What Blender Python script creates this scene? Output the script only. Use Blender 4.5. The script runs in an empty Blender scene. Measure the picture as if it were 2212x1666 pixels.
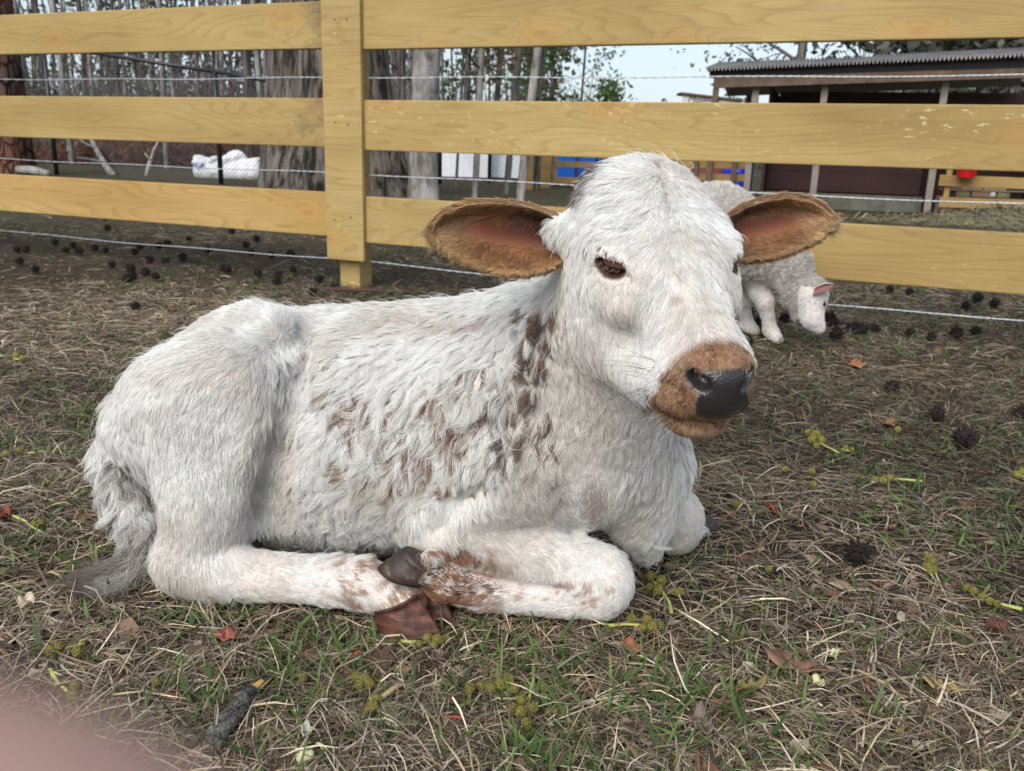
import bpy, bmesh, math, random
import numpy as np
from mathutils import Vector, Matrix
from mathutils.bvhtree import BVHTree
from mathutils.kdtree import KDTree

rng = np.random.default_rng(11)
random.seed(11)
scene = bpy.context.scene
COL = scene.collection

# ------------------------------------------------------------------ camera
# measurements were taken on a 2212 x 1666 view of the photograph
FPX, CX, CY = 1897.0, 1106.0, 833.0
CAM_H, PITCH, ROLL = 0.54, math.radians(15.2), 0.029
_fw = np.array([0, math.cos(PITCH), -math.sin(PITCH)])
_r0 = np.array([1.0, 0, 0])
_u0 = np.array([0, math.sin(PITCH), math.cos(PITCH)])
_rt = math.cos(ROLL) * _r0 + math.sin(ROLL) * _u0
_up = -math.sin(ROLL) * _r0 + math.cos(ROLL) * _u0
CAM = np.array([0, 0, CAM_H])
cam_data = bpy.data.cameras.new('camera')
cam = bpy.data.objects.new('camera', cam_data)
COL.objects.link(cam)
M = Matrix(((_rt[0], _up[0], -_fw[0], CAM[0]), (_rt[1], _up[1], -_fw[1], CAM[1]), (_rt[2], _up[2], -_fw[2], CAM[2]), (0, 0, 0, 1)))
cam.matrix_world = M
cam_data.sensor_width = 36
cam_data.lens = 36 * FPX / 2212
cam_data.clip_start = 0.004
cam_data.clip_end = 600
cam_data.dof.use_dof = True
cam_data.dof.focus_distance = 0.93
cam_data.dof.aperture_fstop = 13.0
scene.camera = cam

# ------------------------------------------------------------------ sky and sun
SUN_EL, SUN_AZ = math.radians(38), math.radians(-155)    # veiled sun, behind the camera and to its left
world = bpy.data.worlds.new('World')
scene.world = world
world.use_nodes = True
wn, wl = world.node_tree.nodes, world.node_tree.links
wn.clear()
w_out = wn.new('ShaderNodeOutputWorld')
w_bg = wn.new('ShaderNodeBackground')
w_sky = wn.new('ShaderNodeTexSky')
w_sky.sky_type = 'NISHITA'
w_sky.sun_disc = False
w_sky.sun_elevation = SUN_EL
w_sky.sun_rotation = SUN_AZ
w_sky.air_density = 1.0
w_sky.dust_density = 2.0
w_tc = wn.new('ShaderNodeTexCoord')
w_map = wn.new('ShaderNodeMapping')
w_map.inputs['Scale'].default_value = (1.0, 1.0, 3.2)
w_noise = wn.new('ShaderNodeTexNoise')
w_noise.inputs['Scale'].default_value = 2.6
w_noise.inputs['Detail'].default_value = 5
w_noise.inputs['Roughness'].default_value = 0.5
w_ramp = wn.new('ShaderNodeValToRGB')
w_ramp.color_ramp.elements[0].position = 0.33
w_ramp.color_ramp.elements[0].color = (0.42, 0.42, 0.42, 1)
w_ramp.color_ramp.elements[1].position = 0.68
w_ramp.color_ramp.elements[1].color = (0.97, 0.97, 0.97, 1)
w_mix = wn.new('ShaderNodeMixRGB')
w_mix.inputs['Color2'].default_value = (5.1, 5.8, 6.5, 1)      # veil of cloud
wl.new(w_tc.outputs['Generated'], w_map.inputs['Vector'])
wl.new(w_map.outputs['Vector'], w_noise.inputs['Vector'])
wl.new(w_noise.outputs['Fac'], w_ramp.inputs['Fac'])
wl.new(w_ramp.outputs['Color'], w_mix.inputs['Fac'])
wl.new(w_sky.outputs['Color'], w_mix.inputs['Color1'])
wl.new(w_mix.outputs['Color'], w_bg.inputs['Color'])
w_bg.inputs['Strength'].default_value = 0.12
wl.new(w_bg.outputs['Background'], w_out.inputs['Surface'])

sun_data = bpy.data.lights.new('sun', 'SUN')
sun_data.energy = 2.7
sun_data.angle = math.radians(50)
sun_data.color = (1.0, 0.97, 0.93)
sun = bpy.data.objects.new('sun', sun_data)
COL.objects.link(sun)
_sd = Vector((math.sin(SUN_AZ) * math.cos(SUN_EL), math.cos(SUN_AZ) * math.cos(SUN_EL), math.sin(SUN_EL)))
sun.rotation_euler = (-_sd).to_track_quat('-Z', 'Y').to_euler()

scene.view_settings.view_transform = 'Standard'
scene.view_settings.look = 'None'
scene.view_settings.exposure = 0.50
scene.view_settings.gamma = 1.0
scene.render.engine = 'CYCLES'
scene.cycles.use_denoising = True
scene.cycles.max_bounces = 6
scene.cycles.diffuse_bounces = 3
scene.cycles.use_adaptive_sampling = True
scene.cycles.adaptive_threshold = 0.02
scene.cycles.transparent_max_bounces = 8
try:
    scene.cycles_curves.shape = 'RIBBONS'
except Exception:
    pass

# ------------------------------------------------------------------ helpers
def rays(px, py):
    px = np.asarray(px, float); py = np.asarray(py, float)
    return _fw + _rt * ((px - CX) / FPX)[..., None] - _up * ((py - CY) / FPX)[..., None]

def at(px, py, Y):
    """the world point at distance Y (metres ahead of the camera) seen at a spot of the photograph"""
    d = rays(px, py)
    return CAM + d * (np.asarray(Y, float) / d[..., 1])[..., None]

def ground(px, py, z=0.0):
    d = rays(px, py)
    return CAM + d * ((z - CAM_H) / d[..., 2])[..., None]

def depth_of(P):
    return (np.asarray(P) - CAM) @ _fw

def size_at(P, px):
    return px * depth_of(P) / FPX

def to_px(P):
    v = np.asarray(P) - CAM
    z = v @ _fw
    return np.stack([CX + FPX * (v @ _rt) / z, CY - FPX * (v @ _up) / z], -1)

def tag(o, label=None, cat=None, group=None, kind=None):
    if label: o['label'] = label
    if cat: o['category'] = cat
    if group: o['group'] = group
    if kind: o['kind'] = kind
    return o

def empty(name, loc=(0, 0, 0), rz=0.0):
    o = bpy.data.objects.new(name, None)
    o.empty_display_size = 0.05
    o.location = Vector([float(c) for c in loc]); o.rotation_euler = (0, 0, rz)
    COL.objects.link(o)
    return o

def link(name, me, mat=None, parent=None, smooth=False):
    o = bpy.data.objects.new(name, me)
    if mat is not None and len(me.materials) == 0: me.materials.append(mat)
    COL.objects.link(o)
    if parent is not None: o.parent = parent
    if smooth:
        me.polygons.foreach_set('use_smooth', np.ones(len(me.polygons), dtype=bool)); me.update()
    return o

def np_mesh(name, V, Fc):
    """mesh from arrays; Fc is an (n,3) or (n,4) array or a list of tuples"""
    me = bpy.data.meshes.new(name)
    V = np.ascontiguousarray(V, dtype=np.float32)
    if isinstance(Fc, np.ndarray):
        n, k = Fc.shape
        me.vertices.add(len(V)); me.vertices.foreach_set('co', V.ravel())
        me.loops.add(n * k); me.loops.foreach_set('vertex_index', np.ascontiguousarray(Fc, dtype=np.int32).ravel())
        me.polygons.add(n); me.polygons.foreach_set('loop_start', np.arange(0, n * k, k, dtype=np.int32))
        me.update(calc_edges=True); me.validate()
    else:
        me.from_pydata([tuple(map(float, v)) for v in V], [], Fc); me.update()
    return me

def col_attr(me, name, cols, domain='POINT'):
    a = me.attributes.new(name, 'FLOAT_COLOR', domain)
    c = np.ones((len(cols), 4), dtype=np.float32); c[:, :3] = np.asarray(cols)[:, :3]
    a.data.foreach_set('color', c.ravel())

class MB:
    """collects boxes, tubes and sheets into one mesh"""
    def __init__(s): s.v = []; s.f = []
    def add(s, V, Fc):
        b = len(s.v); s.v.extend([tuple(map(float, v)) for v in V]); s.f.extend([tuple(i + b for i in f) for f in Fc]); return s
    def box(s, lo, hi, mtx=None, bev=0.0):
        x0, y0, z0 = lo; x1, y1, z1 = hi
        if bev <= 0:
            V = [(x0, y0, z0), (x1, y0, z0), (x1, y1, z0), (x0, y1, z0), (x0, y0, z1), (x1, y0, z1), (x1, y1, z1), (x0, y1, z1)]
            Fc = [(0, 3, 2, 1), (4, 5, 6, 7), (0, 1, 5, 4), (1, 2, 6, 5), (2, 3, 7, 6), (3, 0, 4, 7)]
        else:
            bm = bmesh.new(); bmesh.ops.create_cube(bm, size=1)
            for v in bm.verts: v.co = Vector((x0 + (x1 - x0) * (v.co.x + .5), y0 + (y1 - y0) * (v.co.y + .5), z0 + (z1 - z0) * (v.co.z + .5)))
            bmesh.ops.bevel(bm, geom=list(bm.edges), offset=bev, segments=2, affect='EDGES', profile=0.5)
            bm.verts.index_update()
            V = [tuple(v.co) for v in bm.verts]; Fc = [tuple(v.index for v in f.verts) for f in bm.faces]; bm.free()
        if mtx is not None: V = [tuple(mtx @ Vector(v)) for v in V]
        return s.add(V, Fc)
    def tube(s, pts, rad, n=8, caps=True):
        pts = [Vector([float(c) for c in p]) for p in pts]
        rad = [rad] * len(pts) if not hasattr(rad, '__len__') else list(rad)
        V = []; Fc = []; ref = None
        for i, p in enumerate(pts):
            t = (pts[min(i + 1, len(pts) - 1)] - pts[max(i - 1, 0)]).normalized()
            if ref is None: ref = t.orthogonal().normalized()
            ref = (ref - t * ref.dot(t))
            ref = ref.normalized() if ref.length > 1e-6 else t.orthogonal().normalized()
            b = t.cross(ref)
            for k in range(n):
                a = 2 * math.pi * k / n
                V.append(tuple(p + (ref * math.cos(a) + b * math.sin(a)) * rad[i]))
        for i in range(len(pts) - 1):
            for k in range(n):
                a, b2 = i * n + k, i * n + (k + 1) % n
                Fc.append((a, b2, b2 + n, a + n))
        if caps:
            Fc.append(tuple(reversed(range(n)))); Fc.append(tuple(range((len(pts) - 1) * n, len(pts) * n)))
        return s.add(V, Fc)
    def build(s, name, mat=None, parent=None, smooth=False):
        me = bpy.data.meshes.new(name); me.from_pydata(s.v, [], s.f); me.update()
        return link(name, me, mat, parent, smooth)

class N:
    """short-hand for building node materials"""
    def __init__(s, name, rough=0.8, spec=0.3):
        s.m = bpy.data.materials.new(name); s.m.use_nodes = True
        s.t = s.m.node_tree; s.b = s.t.nodes['Principled BSDF']
        s.b.inputs['Roughness'].default_value = rough
        s.b.inputs['Specular IOR Level'].default_value = spec
    def n(s, kind, **kw):
        x = s.t.nodes.new('ShaderNode' + kind)
        for k, v in kw.items():
            if k in x.inputs.keys():
                x.inputs[k].default_value = v
            else: setattr(x, k, v)
        return x
    def l(s, a, b): s.t.links.new(a, b)
    def obj(s, scale=(1, 1, 1), gen=False):
        tc = s.n('TexCoord'); mp = s.n('Mapping'); mp.inputs['Scale'].default_value = scale
        s.l(tc.outputs['Generated' if gen else 'Object'], mp.inputs['Vector']); return mp.outputs['Vector']
    def noise(s, vec, scale, detail=4, rough=0.55, dist=0.0):
        x = s.n('TexNoise'); x.inputs['Scale'].default_value = scale; x.inputs['Detail'].default_value = detail
        x.inputs['Roughness'].default_value = rough; x.inputs['Distortion'].default_value = dist
        if vec is not None: s.l(vec, x.inputs['Vector'])
        return x.outputs['Fac']
    def ramp(s, fac, stops):
        x = s.n('ValToRGB'); e = x.color_ramp.elements
        while len(e) < len(stops): e.new(0.5)
        for i, (p, c) in enumerate(stops):
            e[i].position = p; e[i].color = (*c, 1) if len(c) == 3 else c
        s.l(fac, x.inputs['Fac']); return x.outputs['Color']
    def mix(s, fac, a, b, mode='MIX'):
        x = s.n('MixRGB'); x.blend_type = mode
        for k, v in (('Fac', fac), ('Color1', a), ('Color2', b)):
            if isinstance(v, (int, float)): x.inputs[k].default_value = v
            elif isinstance(v, tuple): x.inputs[k].default_value = (*v, 1)
            else: s.l(v, x.inputs[k])
        return x.outputs['Color']
    def attr(s, name, out='Color'):
        x = s.n('Attribute'); x.attribute_name = name; return x.outputs[out]
    def rand(s):
        x = s.n('ObjectInfo'); return x.outputs['Random']
    def color(s, c):
        if isinstance(c, tuple): s.b.inputs['Base Color'].default_value = (*c, 1)
        else: s.l(c, s.b.inputs['Base Color'])
        return s
    def bump(s, h, strength=0.3, dist=0.01):
        x = s.n('Bump'); x.inputs['Strength'].default_value = strength; x.inputs['Distance'].default_value = dist
        s.l(h, x.inputs['Height']); s.l(x.outputs['Normal'], s.b.inputs['Normal']); return s
def plain(name, c, rough=0.7, spec=0.3, var=0.15, sc=30.0, bump=0.0, metal=0.0):
    """a plain colour with a little uneven wear"""
    q = N(name, rough, spec); v = q.obj()
    f = q.noise(v, sc, 5)
    q.color(q.ramp(f, [(0.25, tuple(x * (1 - var) for x in c)), (0.75, tuple(min(1, x * (1 + var)) for x in c))]))
    q.b.inputs['Metallic'].default_value = metal
    if bump: q.bump(f, bump, 0.01)
    return q.m

# ================================================================== the calf: body surface
# distance fields of round cones and ellipsoids, smoothly blended, then skinned with surface nets
class Field:
    def __init__(s, lo, hi, h):
        s.lo = np.array(lo, float); s.h = h
        s.n = np.ceil((np.array(hi) - s.lo) / h).astype(int) + 1
        s.d = np.full(s.n, 0.25, dtype=np.float32)
        s.ax = [s.lo[i] + h * np.arange(s.n[i]) for i in range(3)]
    def win(s, lo, hi):
        a = np.clip(np.floor((np.array(lo) - s.lo) / s.h).astype(int), 0, s.n - 1)
        b = np.clip(np.ceil((np.array(hi) - s.lo) / s.h).astype(int) + 1, 1, s.n)
        sl = tuple(slice(a[i], b[i]) for i in range(3))
        g = np.stack(np.meshgrid(*[s.ax[i][sl[i]] for i in range(3)], indexing='ij'), -1).astype(np.float32)
        return sl, g
    def put(s, sl, d, k, op='union'):
        c = s.d[sl]
        if op == 'union':
            h = np.clip(0.5 + 0.5 * (c - d) / k, 0, 1)
            s.d[sl] = c * (1 - h) + d * h - k * h * (1 - h)
        else:                                  # carve
            e = -d
            h = np.clip(0.5 - 0.5 * (c - e) / k, 0, 1)
            s.d[sl] = c * (1 - h) + e * h + k * h * (1 - h)
    def cone(s, a, ra, b, rb, k=0.03, op='union'):
        a = np.array(a, float); b = np.array(b, float); m = max(ra, rb) + 1.5 * k + 0.03
        sl, g = s.win(np.minimum(a, b) - m, np.maximum(a, b) + m)
        ab = b - a; t = np.clip(((g - a) @ ab) / max(ab @ ab, 1e-9), 0, 1)
        d = np.linalg.norm(g - (a + t[..., None] * ab), axis=-1) - (ra + (rb - ra) * t)
        s.put(sl, d.astype(np.float32), k, op)
    def ell(s, c, rad, R=None, k=0.03, op='union'):
        c = np.array(c, float); rad = np.array(rad, float); m = rad.max() + 1.5 * k + 0.03
        sl, g = s.win(c - m, c + m)
        q = g - c
        if R is not None: q = q @ np.asarray(R)
        k0 = np.linalg.norm(q / rad, axis=-1); k1 = np.linalg.norm(q / rad ** 2, axis=-1)
        d = np.where(k1 > 1e-9, k0 * (k0 - 1) / np.maximum(k1, 1e-9), -rad.min())
        s.put(sl, d.astype(np.float32), k, op)
    def mesh(s):
        d = s.d; ins = d < 0
        cnt = np.zeros(tuple(s.n - 1), np.int8)
        for i in (0, 1):
            for j in (0, 1):
                for k in (0, 1):
                    cnt += ins[i:s.n[0] - 1 + i, j:s.n[1] - 1 + j, k:s.n[2] - 1 + k]
        act = (cnt > 0) & (cnt < 8)
        idx = -np.ones(act.shape, np.int64); cells = np.argwhere(act); idx[act] = np.arange(len(cells))
        acc = np.zeros((len(cells), 3)); num = np.zeros(len(cells))
        cs = [(i, j, k) for i in (0, 1) for j in (0, 1) for k in (0, 1)]
        for p in cs:
            for q in cs:
                if q <= p or sum(abs(p[i] - q[i]) for i in range(3)) != 1: continue
                da = d[tuple((cells + p).T)]; db = d[tuple((cells + q).T)]
                x = (da < 0) != (db < 0)
                t = np.where(x, da / np.where(x, da - db, 1), 0)
                pt = np.array(p) + t[:, None] * (np.array(q) - np.array(p))
                acc += np.where(x[:, None], pt, 0); num += x
        V = s.lo + s.h * (cells + acc / num[:, None])
        faces = []
        for axis in range(3):
            o = [i for i in range(3) if i != axis]
            sl0 = [slice(None)] * 3; sl1 = [slice(None)] * 3
            sl0[axis] = slice(0, -1); sl1[axis] = slice(1, None)
            a, b = ins[tuple(sl0)], ins[tuple(sl1)]
            e = np.argwhere(a != b)
            e = e[(e[:, o[0]] > 0) & (e[:, o[1]] > 0) & (e[:, o[0]] < s.n[o[0]] - 1) & (e[:, o[1]] < s.n[o[1]] - 1)]
            u = np.zeros(3, int); u[o[0]] = 1; w = np.zeros(3, int); w[o[1]] = 1
            q = np.stack([idx[tuple((e - u - w).T)], idx[tuple((e - w).T)], idx[tuple(e.T)], idx[tuple((e - u).T)]], 1)
            fl = a[tuple(e.T)]
            if axis == 1: fl = ~fl
            q[~fl] = q[~fl][:, ::-1]
            faces.append(q)
        return V, np.concatenate(faces)

def px_cone(fd, a, b, k=0.03, op='union'):
    """a, b = (px, py, Y, radius in px)"""
    A = at(*a[:3]); B = at(*b[:3])
    fd.cone(A, size_at(A, a[3]), B, size_at(B, b[3]), k, op)

# head frame, fitted to the eyes, poll, nose and chin
HF = np.array([0.19, -0.915, -0.357]); HF /= np.linalg.norm(HF)      # towards the nose
HU = np.array([0.02, -0.345, 0.938]); HU -= HF * (HU @ HF); HU /= np.linalg.norm(HU)
HR = np.cross(HU, HF) * 1.0
if HR[0] < 0: HR = -HR                                                # towards the picture's right
HO = np.array([0.121, 0.922, 0.446])
HM = np.stack([HF, HR, HU], 1)
def hd(x, y, z): return HO + HM @ np.array([x, y, z])

fd = Field((-0.66, 0.60, -0.02), (0.40, 1.34, 0.60), 0.0032)
# trunk
px_cone(fd, (660, 945, 1.12, 240), (1060, 935, 1.07, 252), 0.04)
px_cone(fd, (435, 908, 1.11, 168), (545, 830, 1.12, 140), 0.05)
px_cone(fd, (540, 820, 1.12, 142), (700, 878, 1.13, 168), 0.05)
px_cone(fd, (552, 700, 1.09, 46), (592, 704, 1.05, 38), 0.020)         # hook bone
px_cone(fd, (345, 842, 1.10, 42), (292, 925, 1.10, 56), 0.04)          # pin bone
px_cone(fd, (720, 738, 1.12, 46), (1150, 702, 1.07, 60), 0.06)         # spine
# shoulder, chest, neck
px_cone(fd, (1060, 860, 1.01, 150), (1150, 970, 0.985, 130), 0.05)
px_cone(fd, (1180, 760, 1.03, 140), (1250, 960, 1.02, 165), 0.05)
px_cone(fd, (1250, 960, 1.03, 165), (1375, 1010, 1.03, 100), 0.05)
px_cone(fd, (1375, 1010, 1.03, 96), (1385, 1110, 1.03, 66), 0.04)
px_cone(fd, (1385, 1110, 1.03, 60), (1395, 1180, 1.03, 34), 0.03)
A = at(1230, 860, 1.03); H0 = hd(0.02, 0, -0.02)
fd.cone(A, 0.100, H0, 0.066, 0.05)
fd.cone(at(1330, 930, 1.0), 0.062, hd(0.07, 0, -0.06), 0.035, 0.04)    # throat
# hind leg, near side
px_cone(fd, (425, 880, 1.02, 145), (455, 1060, 0.985, 98), 0.03)
px_cone(fd, (500, 830, 1.02, 115), (540, 960, 0.99, 66), 0.025)
px_cone(fd, (455, 1060, 0.985, 92), (432, 1195, 0.975, 80), 0.03)
px_cone(fd, (668, 730, 1.01, 24), (640, 850, 0.98, 28), 0.03, 'carve')   # flank fold
px_cone(fd, (640, 850, 0.98, 28), (606, 980, 0.965, 30), 0.03, 'carve')
px_cone(fd, (606, 980, 0.965, 30), (578, 1110, 0.97, 26), 0.03, 'carve')
px_cone(fd, (410, 1212, 0.975, 74), (470, 1238, 0.965, 60), 0.02)
px_cone(fd, (470, 1238, 0.965, 58), (720, 1256, 0.935, 44), 0.02)
px_cone(fd, (720, 1256, 0.935, 44), (780, 1258, 0.92, 48), 0.02)
px_cone(fd, (780, 1258, 0.92, 46), (872, 1306, 0.902, 45), 0.015)
px_cone(fd, (760, 1296, 0.925, 16), (785, 1303, 0.92, 14), 0.01)       # dew claw
# hind leg, far side
px_cone(fd, (430, 1150, 1.20, 60), (480, 1180, 1.17, 46), 0.02)
px_cone(fd, (480, 1180, 1.17, 44), (730, 1196, 1.10, 36), 0.02)
# front leg, near side
px_cone(fd, (1120, 980, 0.985, 120), (980, 1130, 0.965, 92), 0.035)
px_cone(fd, (980, 1135, 0.965, 92), (1290, 1248, 0.945, 72), 0.012)
px_cone(fd, (1292, 1268, 0.938, 70), (1225, 1284, 0.94, 50), 0.012)
px_cone(fd, (1225, 1284, 0.94, 50), (1040, 1280, 0.932, 38), 0.006)
px_cone(fd, (1040, 1280, 0.932, 38), (962, 1254, 0.915, 42), 0.006)
px_cone(fd, (962, 1254, 0.915, 42), (925, 1228, 0.902, 36), 0.008)
# front leg, far side
px_cone(fd, (1350, 1060, 1.10, 70), (1455, 1118, 1.12, 58), 0.02)
px_cone(fd, (1455, 1118, 1.12, 58), (1456, 1142, 1.12, 56), 0.015)
px_cone(fd, (1440, 1150, 1.15, 42), (1500, 1150, 1.18, 26), 0.015)
# tail
px_cone(fd, (262, 885, 1.14, 32), (238, 985, 1.13, 29), 0.02)
px_cone(fd, (236, 980, 1.13, 28), (262, 1070, 1.09, 34), 0.01)
px_cone(fd, (262, 1070, 1.09, 34), (305, 1150, 1.05, 32), 0.012)
px_cone(fd, (305, 1150, 1.05, 32), (292, 1235, 1.01, 22), 0.012)
px_cone(fd, (292, 1235, 1.01, 22), (230, 1285, 0.98, 10), 0.012)
# head
fd.ell(hd(0.040, -0.002, 0.018), (0.080, 0.070, 0.070), HM, 0.03)
fd.ell(hd(0.006, -0.002, 0.054), (0.050, 0.055, 0.033), HM, 0.03)      # poll
fd.ell(hd(0.090, 0, 0.026), (0.072, 0.058, 0.046), HM, 0.025)           # brow
fd.cone(hd(0.11, 0, 0.014), 0.046, hd(0.215, 0, 0.0), 0.034, 0.025)     # bridge of the nose
fd.ell(hd(0.218, 0, -0.012), (0.044, 0.039, 0.035), HM, 0.02)           # muzzle
for sgn in (-1, 1):
    fd.cone(hd(0.050, sgn * 0.032, -0.078), 0.036, hd(0.185, sgn * 0.014, -0.044), 0.028, 0.025)   # jaw
    fd.ell(hd(0.058, sgn * 0.042, -0.022), (0.066, 0.032, 0.062), HM, 0.03)                       # cheek
    fd.ell(hd(0.212, sgn * 0.025, -0.028), (0.034, 0.019, 0.020), HM, 0.015)                       # hanging lip
    fd.ell(hd(0.092, sgn * 0.056, 0.043), (0.030, 0.012, 0.010), HM, 0.022)   # brow ridge
    fd.ell(hd(0.114, sgn * 0.050, 0.010), (0.030, 0.013, 0.012), HM, 0.022)   # cheek bone
    fd.cone(hd(0.016, sgn * 0.054, 0.022), 0.022, hd(0.010, sgn * 0.078, 0.022), 0.015, 0.02)     # ear root
fd.ell(hd(0.214, 0, -0.052), (0.036, 0.032, 0.018), HM, 0.008)           # lower lip
# nose pad
fd.ell(hd(0.247, 0, -0.004), (0.022, 0.026, 0.027), HM, 0.010)
fd.ell(hd(0.244, 0, 0.012), (0.018, 0.030, 0.012), HM, 0.012)
for sgn in (-1, 1):
    fd.cone(hd(0.250, sgn * 0.024, -0.042), 0.003, hd(0.200, sgn * 0.048, -0.046), 0.002, 0.004, 'carve')
fd.cone(hd(0.252, -0.024, -0.042), 0.003, hd(0.252, 0.024, -0.042), 0.003, 0.004, 'carve')
# eyes and nostrils: placed where the picture shows the near ones, mirrored to the other side of the head
def march(x, y):
    d = rays(float(x), float(y)); d = d / np.linalg.norm(d)
    for t in np.arange(0.5, 1.4, 0.0008):
        i_ = np.round((CAM + d * t - fd.lo) / fd.h).astype(int)
        if (i_ >= 1).all() and (i_ < fd.n - 1).all() and fd.d[tuple(i_)] < 0:
            g = np.array([fd.d[tuple(i_ + e)] - fd.d[tuple(i_ - e)] for e in np.eye(3, dtype=int)]); return CAM + d * t, g / np.linalg.norm(g)
    return None, None
ec, en = march(1308, 582); e0, _ = march(1268, 560); e1_, _ = march(1348, 602)
et = e1_ - e0; EYE_HALF = 0.0172; et -= en * (et @ en); et /= np.linalg.norm(et); eu = np.cross(en, et); eu = eu if eu @ HU > 0 else -eu
nc_, nn_ = march(1506, 826); n0_, _ = march(1494, 812); n1_, _ = march(1532, 838); ntan = n1_ - n0_; ntan -= nn_ * (ntan @ nn_); ntan /= np.linalg.norm(ntan)
MIR = HM @ np.diag([1.0, -1.0, 1.0]) @ HM.T
def mir_p(p): return HO + MIR @ (p - HO)
EYES = [(ec, et, eu, en), (mir_p(ec), MIR @ et, MIR @ eu, MIR @ en)]
NOSTRILS = [(nc_, ntan, nn_), (mir_p(nc_), MIR @ ntan, MIR @ nn_)]
for (c, t, u_, nrm) in EYES:
    fd.ell(c - nrm * 0.001, (EYE_HALF, 0.0064, 0.024), np.stack([t, u_, nrm], 1), 0.004, 'carve')
for (c, t, nrm) in NOSTRILS:
    fd.ell(c - nrm * 0.002, (0.0115, 0.0062, 0.013), np.stack([t, np.cross(nrm, t), nrm], 1), 0.003, 'carve')
# folds of skin: between thigh and flank, forearm and cannon, shoulder and chest
def groove(pts, r_, k, sink=0.0):
    P_ = [march(x, y) for (x, y) in pts]; P_ = [p - n * sink for p, n in P_ if p is not None]
    for a, b in zip(P_[:-1], P_[1:]): fd.cone(a, r_, b, r_, k, 'carve')
groove([(668, 745), (645, 810), (622, 885), (596, 975), (570, 1060), (556, 1115)], 0.010, 0.020)
groove([(955, 1226), (1020, 1243), (1085, 1258), (1150, 1266), (1212, 1272)], 0.005, 0.006)
groove([(1440, 899), (1480, 911), (1530, 917), (1580, 914), (1612, 900)], 0.0038, 0.003)
groove([(1245, 1150), (1215, 1105), (1200, 1060)], 0.007, 0.016)
groove([(935, 1150), (985, 1085), (1050, 1050)], 0.006, 0.020)
BV, BF = fd.mesh()
# a little flow-smoothing of the skin
def smooth_mesh(V, Fq, it=2, lam=0.5):
    e = np.concatenate([Fq[:, [0, 1]], Fq[:, [1, 2]], Fq[:, [2, 3]], Fq[:, [3, 0]]])
    e = np.concatenate([e, e[:, ::-1]])
    deg = np.bincount(e[:, 0], minlength=len(V)).astype(float)
    for _ in range(it):
        acc = np.stack([np.bincount(e[:, 0], weights=V[e[:, 1], i], minlength=len(V)) for i in range(3)], 1)
        V = V + lam * (acc / deg[:, None] - V)
    return V
BV = smooth_mesh(BV, BF, 2)
BV[:, 2] = np.maximum(BV[:, 2], 0.004)

# ------------------------------------------------------------------ ears (cupped leaves joined to the head)
def resample(pts, n):
    pts = np.asarray(pts, float); d = np.r_[0, np.cumsum(np.linalg.norm(np.diff(pts[:, :2], axis=0), axis=1))]
    t = np.linspace(0, d[-1], n)
    return np.stack([np.interp(t, d, pts[:, i]) for i in range(pts.shape[1])], 1)
def ear_mesh(upper, lower, back, deep, n=34, m=16, thick=0.0045):
    """upper / lower rim as (px, py, Y); back = direction away from the opening"""
    U = resample(upper, n); L = resample(lower, n)
    for q in (U, L):
        for _ in range(4): q[1:-1] = 0.5 * q[1:-1] + 0.25 * (q[:-2] + q[2:])
    U = at(U[:, 0], U[:, 1], U[:, 2]); L = at(L[:, 0], L[:, 1], L[:, 2])
    back = np.array(back, float) / np.linalg.norm(back)
    s = np.linspace(0, 1, n); t = np.linspace(0, 1, m)
    prof = deep * np.clip(np.sin(np.pi * np.clip(0.16 + 0.84 * s, 0, 1)) ** 0.7, 0, 1)
    P = U[:, None] * (1 - t)[None, :, None] + L[:, None] * t[None, :, None]
    P = P + back * (prof[:, None] * np.sin(np.pi * t ** 0.72)[None] ** 0.75)[..., None]
    wob = 0.0012 * np.sin(9 * s[:, None] + 5 * t[None]) * np.sin(np.pi * t)[None]
    P = P + back * wob[..., None]
    Q = P + back * thick
    V = np.concatenate([P.reshape(-1, 3), Q.reshape(-1, 3)])
    i, j = np.meshgrid(np.arange(n - 1), np.arange(m - 1), indexing='ij'); i = i.ravel(); j = j.ravel()
    a = i * m + j; o = n * m
    f1 = np.stack([a, a + 1, a + m + 1, a + m], 1); f2 = (f1 + o)[:, ::-1]
    k = np.arange(n - 1) * m
    e1 = np.stack([k, k + m, k + m + o, k + o], 1); k2 = k + m - 1
    e2 = np.stack([k2, k2 + o, k2 + m + o, k2 + m], 1)
    k3 = (n - 1) * m + np.arange(m - 1); e3 = np.stack([k3, k3 + 1, k3 + 1 + o, k3 + o], 1)
    return V, np.concatenate([f1, f2, e1, e2, e3]), P, s, t
EAR_A = ear_mesh([(1222, 492, .885), (1190, 466, .885), (1130, 445, .882), (1080, 440, .88), (1020, 440, .88), (975, 452, .885), (945, 472, .89), (936, 495, .893)],
                 [(1222, 560, .88), (1185, 580, .865), (1140, 589, .855), (1090, 590, .855), (1040, 575, .86), (985, 548, .875), (950, 528, .885), (936, 502, .893)],
                 (0.12, 0.96, -0.12), 0.034)
EAR_B = ear_mesh([(1575, 470, .915), (1610, 448, .915), (1655, 434, .91), (1705, 427, .905), (1750, 434, .905), (1780, 450, .905), (1793, 470, .905)],
                 [(1585, 560, .895), (1615, 560, .885), (1655, 556, .88), (1700, 543, .88), (1745, 524, .885), (1778, 500, .895), (1793, 478, .905)],
                 (-0.05, 0.98, -0.15), 0.030)

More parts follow.
